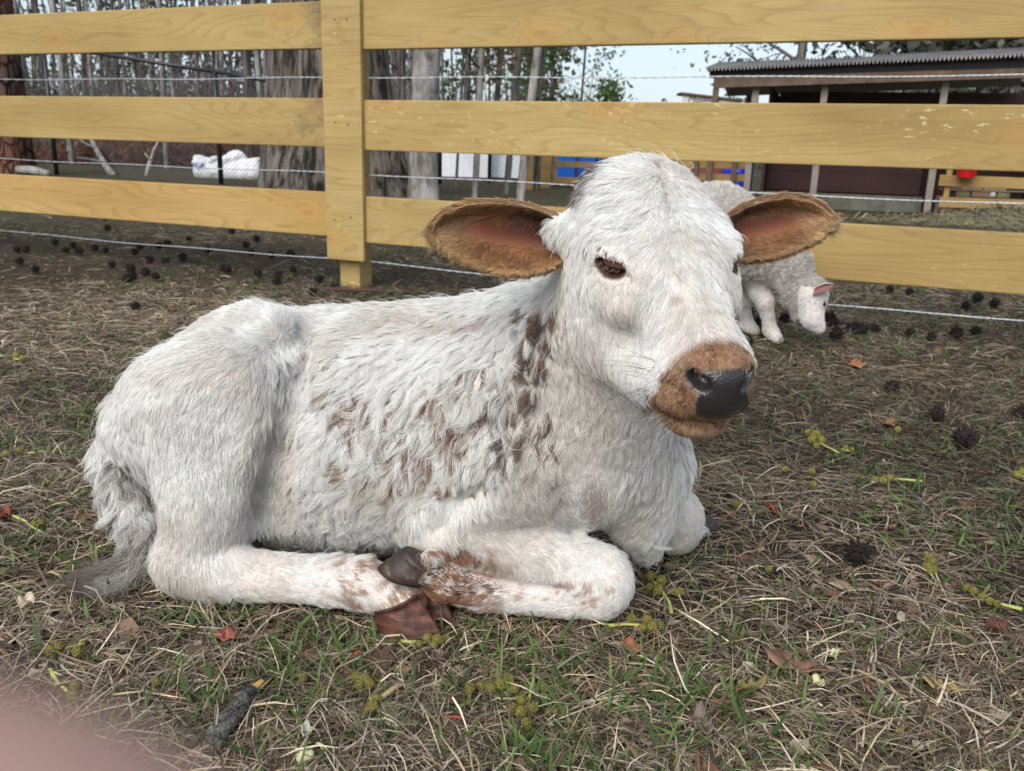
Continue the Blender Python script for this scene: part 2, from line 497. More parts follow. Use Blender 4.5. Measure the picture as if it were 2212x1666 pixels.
# ------------------------------------------------------------------ skin colours
def vnoise(P, sc, seed=0):
    """cheap smooth value noise in 3-D"""
    q = np.asarray(P) * sc + seed * 17.3; i = np.floor(q).astype(np.int64); f = q - i; f = f * f * (3 - 2 * f); r = 0
    for dx in (0, 1):
        for dy in (0, 1):
            for dz in (0, 1):
                h = (i[..., 0] + dx) * 374761393 + (i[..., 1] + dy) * 668265263 + (i[..., 2] + dz) * 2147483647
                h = (h ^ (h >> 13)) * 1274126177; h = ((h ^ (h >> 16)) & 0xffff) / 65535.0
                w = np.where(dx, f[..., 0], 1 - f[..., 0]) * np.where(dy, f[..., 1], 1 - f[..., 1]) * np.where(dz, f[..., 2], 1 - f[..., 2])
                r = r + w * h
    return r
def head_local(P): return (np.asarray(P) - HO) @ HM
def sstep(a, b, x):
    t = np.clip((x - a) / (b - a), 0, 1); return t * t * (3 - 2 * t)
def in_poly(xy, poly, soft=0.0):
    """signed distance (positive inside) of points to a closed outline, in picture units"""
    p = np.asarray(poly, float); q2 = np.roll(p, -1, 0); ins = np.zeros(len(xy), bool); dist = np.full(len(xy), 1e9)
    for a, b in zip(p, q2):
        c = (a[1] > xy[:, 1]) != (b[1] > xy[:, 1])
        with np.errstate(divide='ignore', invalid='ignore'): ins ^= c & (xy[:, 0] < (b[0] - a[0]) * (xy[:, 1] - a[1]) / (b[1] - a[1]) + a[0])
        ab = b - a; t = np.clip(((xy - a) @ ab) / (ab @ ab), 0, 1); dist = np.minimum(dist, np.linalg.norm(xy - a - t[:, None] * ab, axis=1))
    return np.where(ins, dist, -dist)
PAD = [(1486, 812), (1500, 803), (1530, 800), (1570, 797), (1606, 794), (1618, 815), (1616, 850), (1622, 872), (1610, 893), (1570, 904), (1525, 906), (1502, 898), (1500, 870), (1510, 852), (1490, 838)]
MUZ = [(1396, 896), (1399, 865), (1418, 842), (1432, 815), (1450, 793), (1480, 781), (1520, 772), (1560, 766), (1600, 772), (1630, 790), (1680, 850), (1680, 980), (1400, 980)]
def masks(P):
    q = head_local(P); x, y, z = q[:, 0], q[:, 1], q[:, 2]
    near = (np.abs(y) < 0.09) & (np.abs(z) < 0.12) & (x > 0.15)
    nz = vnoise(P, 120) - 0.5; xy = to_px(P)
    brown = np.zeros(len(P)); pad = np.zeros(len(P)); i_ = np.where(near)[0]
    if len(i_):
        brown[i_] = np.maximum(sstep(-4, 6, in_poly(xy[i_], MUZ) + 14 * nz[i_]), sstep(.225, .235, x[i_]))
        pad[i_] = sstep(-2, 2, in_poly(xy[i_], PAD) + 3 * nz[i_]) * (x[i_] > 0.20)
    for (c, t, nr) in NOSTRILS:
        d = P - c; pad = np.maximum(pad, sstep(0.0165, 0.012, np.linalg.norm(np.stack([d @ t, 1.6 * (d @ np.cross(nr, t)), 0.5 * (d @ nr)], 1), axis=1)))
    eye = np.zeros(len(P))
    for (c, t, u_, nr) in EYES:
        d = P - c; e = ((d @ t) / (EYE_HALF * 1.18)) ** 2 + ((d @ u_) / 0.0090) ** 2
        eye = np.maximum(eye, sstep(1.25, 0.75, e) * (np.abs(d @ nr) < 0.03))
    return brown, pad, eye

nb = len(BV)
V = np.concatenate([BV, EAR_A[0], EAR_B[0]])
Fa = np.concatenate([BF, EAR_A[1] + nb, EAR_B[1] + nb + len(EAR_A[0])])
brown, pad, eye = masks(BV)
colr = np.tile(np.array([0.60, 0.53, 0.50]), (len(V), 1))
def blend(c, m, rgb, sl=slice(None)):
    c[sl] = c[sl] * (1 - m[:, None]) + np.array(rgb) * m[:, None]
S = slice(0, nb)
blend(colr, brown, (0.29, 0.175, 0.105), S)
mo = sstep(0.55, 0.75, vnoise(BV, 90, 3)) * brown
blend(colr, mo * 0.6, (0.14, 0.05, 0.03), S)
hl = head_local(BV)
blend(colr, sstep(0.016, 0.006, np.abs(np.linalg.norm((hl - np.array([0.245, 0, 0.022])) / np.array([1, 2.4, 1]), axis=1) - 0.002)) * brown * 0.4, (0.20, 0.085, 0.05), S)
blend(colr, pad, (0.022, 0.019, 0.02), S)
blend(colr, eye, (0.050, 0.021, 0.015), S)
px = to_px(BV)
bare = np.exp(-(((px[:, 0] - 1283) / 38) ** 2 + ((px[:, 1] - 1082) / 68) ** 2) ** 2) * (BV[:, 1] < 1.02)
blend(colr, bare * 0.9, (0.33, 0.27, 0.25), S)
wet = np.zeros(len(V)); wet[S] = pad
off = nb
for E in (EAR_A, EAR_B):
    n_, m_ = E[2].shape[:2]; s_, t_ = np.meshgrid(E[3], E[4], indexing='ij')
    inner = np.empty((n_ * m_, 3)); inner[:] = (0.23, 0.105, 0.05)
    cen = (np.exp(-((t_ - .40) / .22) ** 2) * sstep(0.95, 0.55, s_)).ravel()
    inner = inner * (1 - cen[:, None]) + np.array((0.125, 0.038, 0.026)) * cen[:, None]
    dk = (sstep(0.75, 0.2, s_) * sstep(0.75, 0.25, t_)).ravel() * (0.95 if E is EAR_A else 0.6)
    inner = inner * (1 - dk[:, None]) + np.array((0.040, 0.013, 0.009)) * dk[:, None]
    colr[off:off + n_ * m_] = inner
    colr[off + n_ * m_:off + 2 * n_ * m_] = (0.42, 0.24, 0.12)
    off += 2 * n_ * m_

calf = empty('calf', at(760, 1230, 1.0) * np.array([1, 1, 0]))
tag(calf, 'white calf with reddish brown flecks and tan ears lying on the dry grass', 'calf')
CALF_INV = np.array(calf.location)
q = N('calf_skin', 0.75, 0.3)
q.color(q.attr('col'))
wt = q.attr('wet', 'Fac')
mr = q.n('MapRange'); q.l(wt, mr.inputs['Value']); mr.inputs['To Min'].default_value = 0.75; mr.inputs['To Max'].default_value = 0.34
q.l(mr.outputs['Result'], q.b.inputs['Roughness'])
mr2 = q.n('MapRange'); q.l(wt, mr2.inputs['Value']); mr2.inputs['To Min'].default_value = 0.15; mr2.inputs['To Max'].default_value = 0.6
q.l(mr2.outputs['Result'], q.b.inputs['Specular IOR Level'])
vo = q.n('TexVoronoi'); vo.inputs['Scale'].default_value = 420; q.l(q.obj(), vo.inputs['Vector'])
q.bump(vo.outputs['Distance'], 0.35, 0.0012)
SKIN = q.m
me = np_mesh('calf_body', V - CALF_INV, Fa)
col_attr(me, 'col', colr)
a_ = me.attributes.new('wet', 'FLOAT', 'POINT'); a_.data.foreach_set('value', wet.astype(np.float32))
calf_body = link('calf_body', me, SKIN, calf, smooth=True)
BVH = BVHTree.FromPolygons([tuple(v) for v in V], [tuple(f) for f in Fa.tolist()])
def hit(px_, py_):
    d = rays(px_, py_); loc, nor, i, dist = BVH.ray_cast(Vector(CAM), Vector(d).normalized())
    return (np.array(loc), np.array(nor)) if loc is not None else (None, None)

# ------------------------------------------------------------------ eyes
EYE = N('calf_eye', 0.05, 0.8); EYE.color((0.010, 0.005, 0.004))
LIDM = plain('calf_eyelid', (0.075, 0.030, 0.020), 0.55, 0.3, 0.3, 300)
def sphere_np(c, rad, Rm, nu=24, nv=14):
    th = np.linspace(0, np.pi, nv); ph = np.linspace(0, 2 * np.pi, nu, endpoint=False)
    T, Pp = np.meshgrid(th, ph, indexing='ij')
    q_ = np.stack([np.sin(T) * np.cos(Pp) * rad[0], np.sin(T) * np.sin(Pp) * rad[1], np.cos(T) * rad[2]], -1).reshape(-1, 3)
    V_ = np.asarray(c) + q_ @ np.asarray(Rm).T
    F_ = [(i * nu + j, (i + 1) * nu + j, (i + 1) * nu + (j + 1) % nu, i * nu + (j + 1) % nu) for i in range(nv - 1) for j in range(nu)]
    return V_, F_
for (c, t, u_, nr) in EYES:
    R_e = np.stack([t, u_, nr], 1); er = 0.0190; e_c = c - nr * 0.0230 - u_ * 0.004
    V_, F_ = sphere_np(e_c, (er, er, er), R_e)
    eo = link('eye', np_mesh('eye', V_ - CALF_INV, F_), EYE.m, calf, smooth=True)
    # half-lowered upper lid: a shell over the top of the ball
    th = np.linspace(-1.0, 1.0, 17); el = np.linspace(0.26, 0.62, 7); Vv = []; rl_ = er * 1.04
    for a in th:
        for b in el:
            e = b * (1 - 0.35 * (a / 1.3) ** 2) ; Vv.append(e_c + rl_ * (t * math.cos(e) * math.sin(a) + u_ * math.sin(e) + nr * math.cos(e) * math.cos(a)))
    F_ = [(i * 7 + j, (i + 1) * 7 + j, (i + 1) * 7 + j + 1, i * 7 + j + 1) for i in range(16) for j in range(6)]
    lid = link('eyelid', np_mesh('eyelid', np.array(Vv) - CALF_INV, F_), LIDM, eo, smooth=True)
    so = lid.modifiers.new('solid', 'SOLIDIFY'); so.thickness = 0.0012

# ------------------------------------------------------------------ hooves
q = N('calf_hoof', 0.42, 0.45); v = q.obj((1, 1, 1))
f1 = q.noise(q.obj((30, 30, 160)), 1.0, 5, 0.6); f2 = q.noise(v, 55, 5)
c1 = q.ramp(f2, [(0.3, (0.035, 0.018, 0.014)), (0.52, (0.13, 0.050, 0.035)), (0.72, (0.26, 0.125, 0.085))])
c2 = q.ramp(f1, [(0.42, (0.55, 0.5, 0.48)), (0.58, (1, 1, 1))])
dirt = q.ramp(q.noise(v, 160, 6), [(0.58, (0, 0, 0)), (0.68, (1, 1, 1))])
q.color(q.mix(q.mix(0.55, dirt, (0, 0, 0)), q.mix(1.0, c1, c2, 'MULTIPLY'), (0.10, 0.08, 0.065)))
q.bump(f1, 0.4, 0.002); HOOF = q.m
q = N('calf_hoof_dark', 0.45, 0.4); f = q.noise(q.obj(), 70, 6)
q.color(q.ramp(f, [(0.3, (0.016, 0.012, 0.011)), (0.6, (0.05, 0.030, 0.024)), (0.75, (0.16, 0.12, 0.095))])); q.bump(f, 0.4, 0.002); HOOF_D = q.m
def claw(mat, C, toe, up, side, L, W, H, name='hoof'):
    """one half of a cloven hoof: C = middle of the sole, toe / up / side = its axes"""
    T = np.array(toe, float); T /= np.linalg.norm(T); U = np.array(up, float); U -= T * (U @ T); U /= np.linalg.norm(U); Sd = np.cross(U, T) * side
    n = 28; th = np.linspace(0, 2 * np.pi, n, endpoint=False); rings = []
    cu, su = np.cos(th), np.sin(th)
    for k in np.linspace(0, 1, 9):
        # outline: pointed at the toe, flat on the inner side, rounded at the heel
        u = np.where(cu > 0, cu ** 0.9 if False else np.sign(cu) * np.abs(cu) ** 0.85, -np.abs(cu) ** 0.9)
        v = su * np.where(cu > 0, (1 - 0.42 * np.abs(cu) ** 2), 1.0); v = np.where(v < 0, v * 0.55, v)
        sc = 1 - 0.20 * k; cu_ = u * L / 2 * (1 - 0.36 * k) - L * 0.24 * k; zz = H * k * np.interp(u, [-1, 1], [0.50, 1.0]) + 0.0015 * np.sin(k * 22)
        bul = 1 + 0.05 * np.sin(np.pi * k)
        rings.append(np.asarray(C) + T * (cu_ * bul)[:, None] + Sd * (v * W * sc * bul)[:, None] + U * zz[:, None])
    V_ = np.concatenate(rings); F_ = [(i * n + j, i * n + (j + 1) % n, (i + 1) * n + (j + 1) % n, (i + 1) * n + j) for i in range(8) for j in range(n)]
    if side < 0: F_ = [f[::-1] for f in F_]
    F_ += [tuple(range(n))[::-1], tuple(range(8 * n, 9 * n))]
    return link(name, np_mesh(name, V_ - CALF_INV, F_), mat, calf, smooth=True)
g0 = ground(888., 1378.)
claw(HOOF, g0 + np.array([0, .004, .003]), (0.97, -0.22, -0.02), (-.1, 0, 1), -1, 0.078, 0.024, 0.050)
claw(HOOF, g0 + np.array([0.016, .038, .004]), (0.94, -0.34, -0.02), (-.1, 0, 1), 1, 0.072, 0.021, 0.047)
g1 = at(876., 1240., 0.905)
claw(HOOF_D, g1, (-0.95, 0.10, 0.16), (.22, -.15, .95), 1, 0.066, 0.022, 0.036)
claw(HOOF_D, g1 + np.array([0.010, .030, -.006]), (-0.95, 0.2, 0.16), (0.22, -.1, .95), -1, 0.060, 0.019, 0.034)
g2 = at(1535., 1182., 1.19); g2[2] = .012
claw(HOOF_D, g2 - np.array([.008, 0, .006]), (0.8, 0.55, -0.05), (-.1, -.1, 1), 1, 0.056, 0.020, 0.022)

# ------------------------------------------------------------------ fur
# combing guides: where in the picture, which way the hair lies, its length in mm, how much it clumps
GUIDES = [
 # head
 (1405, 350, -.05, -1, 20), (1310, 360, -.7, -.7, 22), (1480, 370, .7, -.5, 18), (1350, 420, -1, .15, 20), (1260, 440, -.9, .4, 20),
 (1425, 420, -.1, 1, 15), (1340, 480, -1, .35, 20), (1280, 500, -.7, .7, 16), (1445, 500, 0, 1, 15), (1400, 530, -.6, .8, 17), (1500, 440, .8, .5, 16),
 (1540, 500, .7, .7, 15), (1560, 560, .4, .9, 12), (1480, 580, .2, 1, 15), (1400, 620, -.4, .9, 13), (1440, 680, -.15, 1, 12), (1520, 660, .15, 1, 12),
 (1500, 740, .0, 1, 9), (1560, 730, .15, 1, 8), (1300, 540, -.5, .85, 8), (1360, 590, -.2, 1, 8), (1240, 580, -.25, 1, 12), (1250, 660, -.05, 1, 13), (1240, 740, .05, 1, 14),
 (1320, 680, -.1, 1, 10), (1350, 760, -.25, 1, 9), (1300, 820, -.1, 1, 16), (1380, 830, -.5, .8, 7), (1440, 760, -.35, .9, 7), (1420, 880, -.7, .6, 4), (1470, 830, -.8, .4, 4), (1560, 785, 0, 1, 3.5), (1540, 930, -.1, 1, 8),
 # neck and chest
 (1250, 900, -.15, 1, 24), (1330, 940, -.1, 1, 26), (1420, 960, .25, 1, 24), (1470, 1010, .45, .9, 26), (1340, 1040, .0, 1, 26), (1420, 1080, .1, 1, 26), (1400, 1160, .15, 1, 30),
 (1200, 700, -.25, 1, 22), (1160, 780, -.2, 1, 26), (1180, 900, -.15, 1, 28), (1120, 960, -.2, 1, 30), (1200, 1030, .3, .95, 20),
 # back, flank
 (700, 672, -1, .0, 20), (900, 662, -1, -.05, 22), (1080, 640, -.9, -.1, 22), (1180, 618, -.7, -.3, 20), (740, 730, -.9, .5, 26), (900, 730, -.9, .45, 28), (1060, 720, -.7, .7, 28),
 (760, 830, -.8, .65, 32), (900, 830, -.55, .85, 34), (1040, 840, -.4, .95, 34), (720, 930, -.75, .7, 32), (820, 940, -.5, .9, 36), (950, 950, -.4, .95, 36), (1060, 950, -.3, 1, 34),
 (680, 1010, -.6, .8, 26), (760, 1050, -.8, .6, 30), (850, 1050, -.3, 1, 32), (960, 1060, -.6, .8, 28), (660, 1120, -.3, 1, 24), (760, 1150, -.2, 1, 30), (850, 1140, -.4, .9, 28), (900, 1180, -.2, 1, 16),
 # hip and thigh
 (560, 655, -.25, -1, 18), (610, 680, .3, -1, 18), (500, 670, -.7, -.5, 18), (540, 720, -1, -.1, 18), (440, 720, -.9, -.1, 18), (480, 770, -.9, .5, 17), (370, 770, -.8, .3, 18),
 (610, 800, .05, 1, 26), (640, 760, .3, 1, 24), (560, 830, -.25, 1, 17), (460, 850, -.5, .9, 14), (350, 860, -.3, .9, 12), (270, 860, -.6, .8, 18), (230, 930, -.4, 1, 20), (300, 980, -.1, 1, 20),
 (380, 960, .1, 1, 17), (480, 950, -.1, 1, 17), (570, 930, -.2, 1, 22), (430, 1040, .15, 1, 15), (520, 1040, .05, 1, 16), (450, 1120, .0, 1, 11), (370, 1150, -.3, 1, 12),
 (400, 1220, -.2, 1, 10), (340, 1230, -.3, 1, 12), (470, 1230, .5, .8, 9), (560, 1240, .95, .25, 7), (680, 1260, 1, .15, 6), (780, 1250, .95, .3, 6), (840, 1290, .7, .7, 8), (860, 1300, .6, .8, 7),
 # front leg
 (1090, 1080, .4, .9, 18), (1000, 1110, .6, .8, 18), (940, 1160, .6, .7, 14), (1060, 1160, .95, .45, 12), (1160, 1170, .95, .4, 10), (1250, 1190, .85, .55, 8), (1330, 1240, .5, .9, 7), (1340, 1310, -.1, 1, 7),
 (1270, 1320, -.9, .3, 7), (1150, 1300, -1, .05, 8), (1050, 1285, -1, .0, 8), (970, 1250, -.8, -.3, 8), (1460, 1130, .2, 1, 7), (1500, 1100, .5, .8, 8), (1440, 1180, .1, 1, 8),
 # tail
 (225, 1000, -.1, 1, 30), (250, 1080, .1, 1, 34), (300, 1160, .1, 1, 34), (300, 1220, -.4, .9, 40), (250, 1270, -.9, .5, 40)]
gp, gd, gl = [], [], []
for (x, y, dx, dy, ln) in GUIDES:
    p, nrm = hit(x, y)
    if p is None: continue
    d = _rt * dx - _up * dy; d = d - nrm * (d @ nrm); gp.append(p); gd.append(d / (np.linalg.norm(d) + 1e-9)); gl.append(ln * 0.001)
gp = np.array(gp); gd = np.array(gd); gl = np.array(gl)

def comb(P, Nr, power=3.0):
    D = np.zeros_like(P); Ln = np.zeros(len(P))
    for i in range(0, len(P), 20000):
        q_ = P[i:i + 20000]
        w = 1.0 / (np.linalg.norm(q_[:, None] - gp[None], axis=2) + 0.004) ** power
        w /= w.sum(1, keepdims=True)
        D[i:i + 20000] = w @ gd; Ln[i:i + 20000] = w @ gl
    D -= Nr * (D * Nr).sum(1, keepdims=True)
    n = np.linalg.norm(D, axis=1, keepdims=True)
    return D / np.maximum(n, 1e-6), Ln

def sample_mesh(V_, F_, count, wfun=None):
    tri = np.concatenate([F_[:, [0, 1, 2]], F_[:, [0, 2, 3]]])
    a, b, c = V_[tri[:, 0]], V_[tri[:, 1]], V_[tri[:, 2]]
    cr = np.cross(b - a, c - a); ar = np.linalg.norm(cr, axis=1) * 0.5
    w = ar * (wfun((a + b + c) / 3, cr / np.maximum(2 * ar, 1e-12)[:, None]) if wfun else 1.0)
    idx = rng.choice(len(tri), size=count, p=w / w.sum())
    u, v_ = rng.random(count), rng.random(count); fl = u + v_ > 1; u[fl] = 1 - u[fl]; v_[fl] = 1 - v_[fl]
    P = a[idx] + u[:, None] * (b - a)[idx] + v_[:, None] * (c - a)[idx]
    return P, vn_lookup(V_, F_, tri[idx], u, v_)
_vn_cache = {}
def vn_lookup(V_, F_, t, u, v_):
    key = len(V_)
    if key not in _vn_cache:
        fn = np.cross(V_[F_[:, 2]] - V_[F_[:, 0]], V_[F_[:, 3]] - V_[F_[:, 1]])
        vn = np.zeros_like(V_)
        for k in range(4):
            for i in range(3): vn[:, i] += np.bincount(F_[:, k], weights=fn[:, i], minlength=len(V_))
        _vn_cache[key] = vn / np.maximum(np.linalg.norm(vn, axis=1, keepdims=True), 1e-12)
    vn = _vn_cache[key]
    n = vn[t[:, 0]] * (1 - u - v_)[:, None] + vn[t[:, 1]] * u[:, None] + vn[t[:, 2]] * v_[:, None]
    return n / np.maximum(np.linalg.norm(n, axis=1, keepdims=True), 1e-12)

def make_hair(name, curves, radius, cols, mat, parent, base=None):
    """curves (n, k, 3) world points; radius (n,) root radius; cols (n, 3)"""
    n, k = curves.shape[:2]
    hc = bpy.data.hair_curves.new(name); hc.add_curves([k] * n)
    P = curves if base is None else curves - base
    hc.points.foreach_set('position', np.ascontiguousarray(P, dtype=np.float32).ravel())
    taper = np.linspace(1, 0.12, k) ** 0.8
    ra = hc.attributes.get('radius') or hc.attributes.new('radius', 'FLOAT', 'POINT')
    ra.data.foreach_set('value', (radius[:, None] * taper).astype(np.float32).ravel())
    ca = hc.attributes.new('col', 'FLOAT_COLOR', 'CURVE'); c4 = np.ones((n, 4), np.float32); c4[:, :3] = cols
    ca.data.foreach_set('color', c4.ravel())
    hc.materials.append(mat)
    o = bpy.data.objects.new(name, hc); COL.objects.link(o); o.parent = parent
    return o

def hair_mat(name, trans=0.46, rough=0.5):
    m = bpy.data.materials.new(name); m.use_nodes = True; t = m.node_tree; t.nodes.clear()
    out = t.nodes.new('ShaderNodeOutputMaterial'); at_ = t.nodes.new('ShaderNodeAttribute'); at_.attribute_name = 'col'
    df = t.nodes.new('ShaderNodeBsdfDiffuse'); tr = t.nodes.new('ShaderNodeBsdfTranslucent'); gl_ = t.nodes.new('ShaderNodeBsdfGlossy')
    gl_.inputs['Roughness'].default_value = rough
    mx = t.nodes.new('ShaderNodeMixShader'); mx.inputs[0].default_value = trans
    m2 = t.nodes.new('ShaderNodeMixShader'); m2.inputs[0].default_value = 0.06
    t.links.new(at_.outputs['Color'], df.inputs['Color']); t.links.new(at_.outputs['Color'], tr.inputs['Color'])
    t.links.new(df.outputs[0], mx.inputs[1]); t.links.new(tr.outputs[0], mx.inputs[2])
    t.links.new(mx.outputs[0], m2.inputs[1]); t.links.new(gl_.outputs[0], m2.inputs[2]); t.links.new(m2.outputs[0], out.inputs['Surface'])
    return m
FUR = hair_mat('calf_fur')

def grow(P, Nr, D, Ln, clump_n, clump=0.6, lift=0.55, wave=0.16, k=6, clump_var=0.28, seed=1):
    """hair curves that lie along D, gathered into locks"""
    r2 = np.random.default_rng(seed); n = len(P)
    s = np.linspace(0, 1, k)
    ci = r2.choice(n, size=min(clump_n, n), replace=False)
    kd = KDTree(len(ci))
    for j, i in enumerate(ci): kd.insert(Vector(P[i]), j)
    kd.balance()
    own = np.fromiter((kd.find(p)[1] for p in P.tolist()), dtype=np.int64, count=n)
    cn = len(ci)
    ang = r2.normal(0, clump_var, cn)[own] + r2.normal(0, 0.10, n)
    Bn = np.cross(Nr, D)
    D2 = D * np.cos(ang)[:, None] + Bn * np.sin(ang)[:, None]
    lf = lift * (0.55 + 0.9 * r2.random(cn))[own] * (0.7 + 0.6 * r2.random(n))
    L2 = Ln * (0.75 + 0.5 * r2.random(cn))[own] * (0.6 + 0.5 * r2.random(n))
    ph = r2.random(cn)[own] * 6.283 + r2.normal(0, .3, n); fr = (2.5 + 3 * r2.random(cn))[own]
    wv = wave * (0.4 + r2.random(cn))[own]
    def pts(i):
        S_ = s[None]
        along = S_; up = lf[i][:, None] * (S_ - 0.62 * S_ ** 2)
        side = wv[i][:, None] * S_ * np.sin(fr[i][:, None] * S_ + ph[i][:, None])
        off = D2[i][:, None] * along[..., None] + Nr[i][:, None] * up[..., None] + np.cross(Nr[i], D2[i])[:, None] * side[..., None]
        return P[i][:, None] + off * L2[i][:, None, None]
    A_ = pts(np.arange(n)); C_ = pts(ci)[own]
    w = (clump * (0.6 + 0.5 * r2.random(n)))[:, None] * s[None] ** 1.3
    return A_ * (1 - w[..., None]) + C_ * w[..., None], own, L2

nfl = len(BV)
def wvis(c, nr):
    tocam = CAM - c; tocam /= np.linalg.norm(tocam, axis=1, keepdims=True)
    f = (nr * tocam).sum(1)
    w = np.where(f > -0.25, 1.0, 0.22)
    br, pd, ey = masks(c)
    low = np.where(c[:, 2] < 0.012, 0.1, 1.0)
    head_ = (np.linalg.norm(head_local(c) - np.array([0.12, 0, 0]), axis=1) < 0.2)
    return w * (1 - pd) * (1 - 0.9 * ey) * low * np.where(head_, 1.35, 1.0)
NH = 300000
HP, HN = sample_mesh(BV, BF, NH, wvis)
HD, HL = comb(HP, HN)
hpx = to_px(HP); br, pd, ey = masks(HP)
vis = ((CAM - HP) * HN).sum(1) > 0
HL = HL * (1 - br) + 0.0042 * br
gr_ = np.abs(hpx[:, 1] - np.interp(hpx[:, 0], [955, 1085, 1212], [1226, 1256, 1277])); HL = HL * np.where((hpx[:, 0] > 945) & (hpx[:, 0] < 1220) & (gr_ < 14), 0.45, 1.0)
for (c, t_, u_, nr_) in EYES: HL = HL * (0.5 + 0.5 * sstep(0.018, 0.040, np.linalg.norm(HP - c, axis=1)))
bare_h = np.exp(-(((hpx[:, 0] - 1283) / 36) ** 2 + ((hpx[:, 1] - 1082) / 64) ** 2) ** 2) * (HP[:, 1] < 1.02)
bw_ = np.exp(-(((hpx[:, 0] - 1280) / 60) ** 2 + ((hpx[:, 1] - 1060) / 95) ** 2) ** 2) * (HP[:, 1] < 1.02); HL = HL * (1 - 0.72 * bw_)
keep = (rng.random(NH) > bare_h * 0.9) & (rng.random(NH) > sstep(0.0, 1, ey))
HP, HN, HD, HL, hpx, br, vis = HP[keep], HN[keep], HD[keep], HL[keep], hpx[keep], br[keep], vis[keep]
n = len(HP)
curl = np.clip((HL - 0.008) / 0.022, 0, 1)
C1, own, L2 = grow(HP, HN, HD, HL, 9000, clump=0.72, lift=0.5, wave=0.24, clump_var=0.34)
# short coat: straighter
C2, own2, L2b = grow(HP, HN, HD, HL, 16000, clump=0.35, lift=0.42, wave=0.05, clump_var=0.10, seed=2)
mixw = curl[:, None, None]
CV = C1 * mixw + C2 * (1 - mixw)
# loose hairs that stand out of the locks
fly = rng.random(n) < 0.018
C3, _, _ = grow(HP[fly], HN[fly], HD[fly], HL[fly] * 1.15, 100000, clump=0.0, lift=0.75, wave=0.3, clump_var=0.4, seed=3)
CV[fly] = C3
CV[..., 2] = np.maximum(CV[..., 2], 0.003)
# colours
white = np.array([0.92, 0.91, 0.885])
hc_ = white * (0.86 + 0.16 * rng.random(n))[:, None]
hc_ *= (0.9 + 0.14 * rng.random(9000))[own][:, None]
lo = sstep(0.40, 0.75, vnoise(HP, 16, 5)); hc_ = hc_ * (1 - 0.14 * lo[:, None] * np.array([0.7, 0.9, 1.1]))
BRN = np.array([0.16, 0.066, 0.034]); TAN = np.array([0.40, 0.20, 0.085]); DRK = np.array([0.035, 0.022, 0.020]); GRY = np.array([0.13, 0.10, 0.10])
def paint(m, c):
    global hc_
    m = m[:, None]; hc_ = hc_ * (1 - m) + c * m
lockr = rng.random(9000)[own]
def spots(lst, c, soft=0.35, per=0.9, lock=0.72):
    """flecks: (px, py, half-length, half-width, angle in degrees); the clump root decides, so whole locks take the colour"""
    r_ = rng.random(n)
    for (x, y, a, b, g) in lst:
        g = math.radians(g); dx = hpx[:, 0] - x; dy = hpx[:, 1] - y
        u = dx * math.cos(g) + dy * math.sin(g); w = -dx * math.sin(g) + dy * math.cos(g)
        e = np.sqrt((u / a) ** 2 + (w / b) ** 2) + 0.35 * (r_ - 0.5)
        paint(sstep(1 + soft, 1 - soft, e) * vis * per * (lockr < lock), c * (0.75 + 0.5 * rng.random(n))[:, None])
flecks = [(745, 905, 22, 9, -55), (770, 880, 20, 8, -50), (800, 905, 20, 8, -60), (760, 935, 24, 8, -55), (828, 918, 18, 8, -75), (845, 955, 16, 6, -80), (895, 905, 18, 8, -65), (930, 870, 22, 8, -70),
 (905, 950, 22, 8, -70), (880, 985, 20, 7, -75), (870, 920, 14, 6, -70), (940, 960, 20, 7, -75), (965, 930, 16, 6, -80), (915, 1000, 20, 7, -75), (870, 850, 20, 6, -40), (985, 905, 24, 9, -75), (790, 855, 18, 6, -45),
 (715, 870, 14, 5, -45), (860, 1010, 14, 6, -75), (940, 1030, 12, 6, -75), (1010, 960, 22, 8, -75), (1030, 1000, 20, 7, -70), (850, 890, 14, 5, -65), (960, 880, 14, 6, -70), (830, 990, 14, 5, -80), (900, 1040, 16, 6, -60), (930, 1010, 14, 5, -70)]
_rf = random.Random(77)
flecks += [(_rf.uniform(720, 1060), _rf.uniform(820, 1050), _rf.uniform(8, 15), _rf.uniform(3.5, 6), _rf.uniform(-80, -50)) for _ in range(55)]
spots(flecks, np.array([.25, .105, .045]))
dark = [(1150, 720, 50, 14, -65), (1165, 690, 34, 14, -60), (1135, 770, 40, 12, -70), (1160, 790, 40, 14, -75), (1115, 790, 30, 9, -65), (1180, 740, 40, 10, -70), (1120, 840, 30, 8, -70), (1085, 850, 26, 9, -60),
 (1150, 850, 40, 9, -80), (1100, 900, 40, 12, -75), (1090, 940, 36, 10, -80), (1060, 890, 24, 8, -65), (1140, 920, 32, 8, -80), (1175, 900, 34, 8, -80), (1075, 830, 20, 8, -60), (1195, 680, 30, 9, -70), (1130, 680, 24, 9, -60),
 (1160, 955, 26, 8, -80), (1120, 960, 26, 7, -75), (1190, 960, 20, 7, -80), (1090, 990, 24, 8, -80), (1060, 960, 22, 7, -75), (1005, 1040, 14, 7, -70), (1045, 1055, 16, 7, 50), (1020, 1060, 14, 6, 50), (1050, 1030, 14, 5, -70), (1040, 800, 20, 7, -55), (1000, 820, 20, 6, -50), (1140, 1000, 22, 6, -80)]
spots(dark, BRN); spots([(x + 8, y + 6, a * .7, b * .6, g) for (x, y, a, b, g) in dark[:14]], DRK, per=0.7)
spots([(1000, 700, 60, 14, -10), (880, 690, 50, 10, -10), (1060, 690, 40, 12, -20)], np.array([.52, .42, .38]), soft=.6, per=.5)
spots([(1262, 385, 26, 30, 20), (1290, 365, 30, 20, -20), (1250, 420, 16, 14, 60), (1310, 352, 20, 14, 0)], np.array([.15, .105, .095]), soft=.6, per=.85, lock=.8)
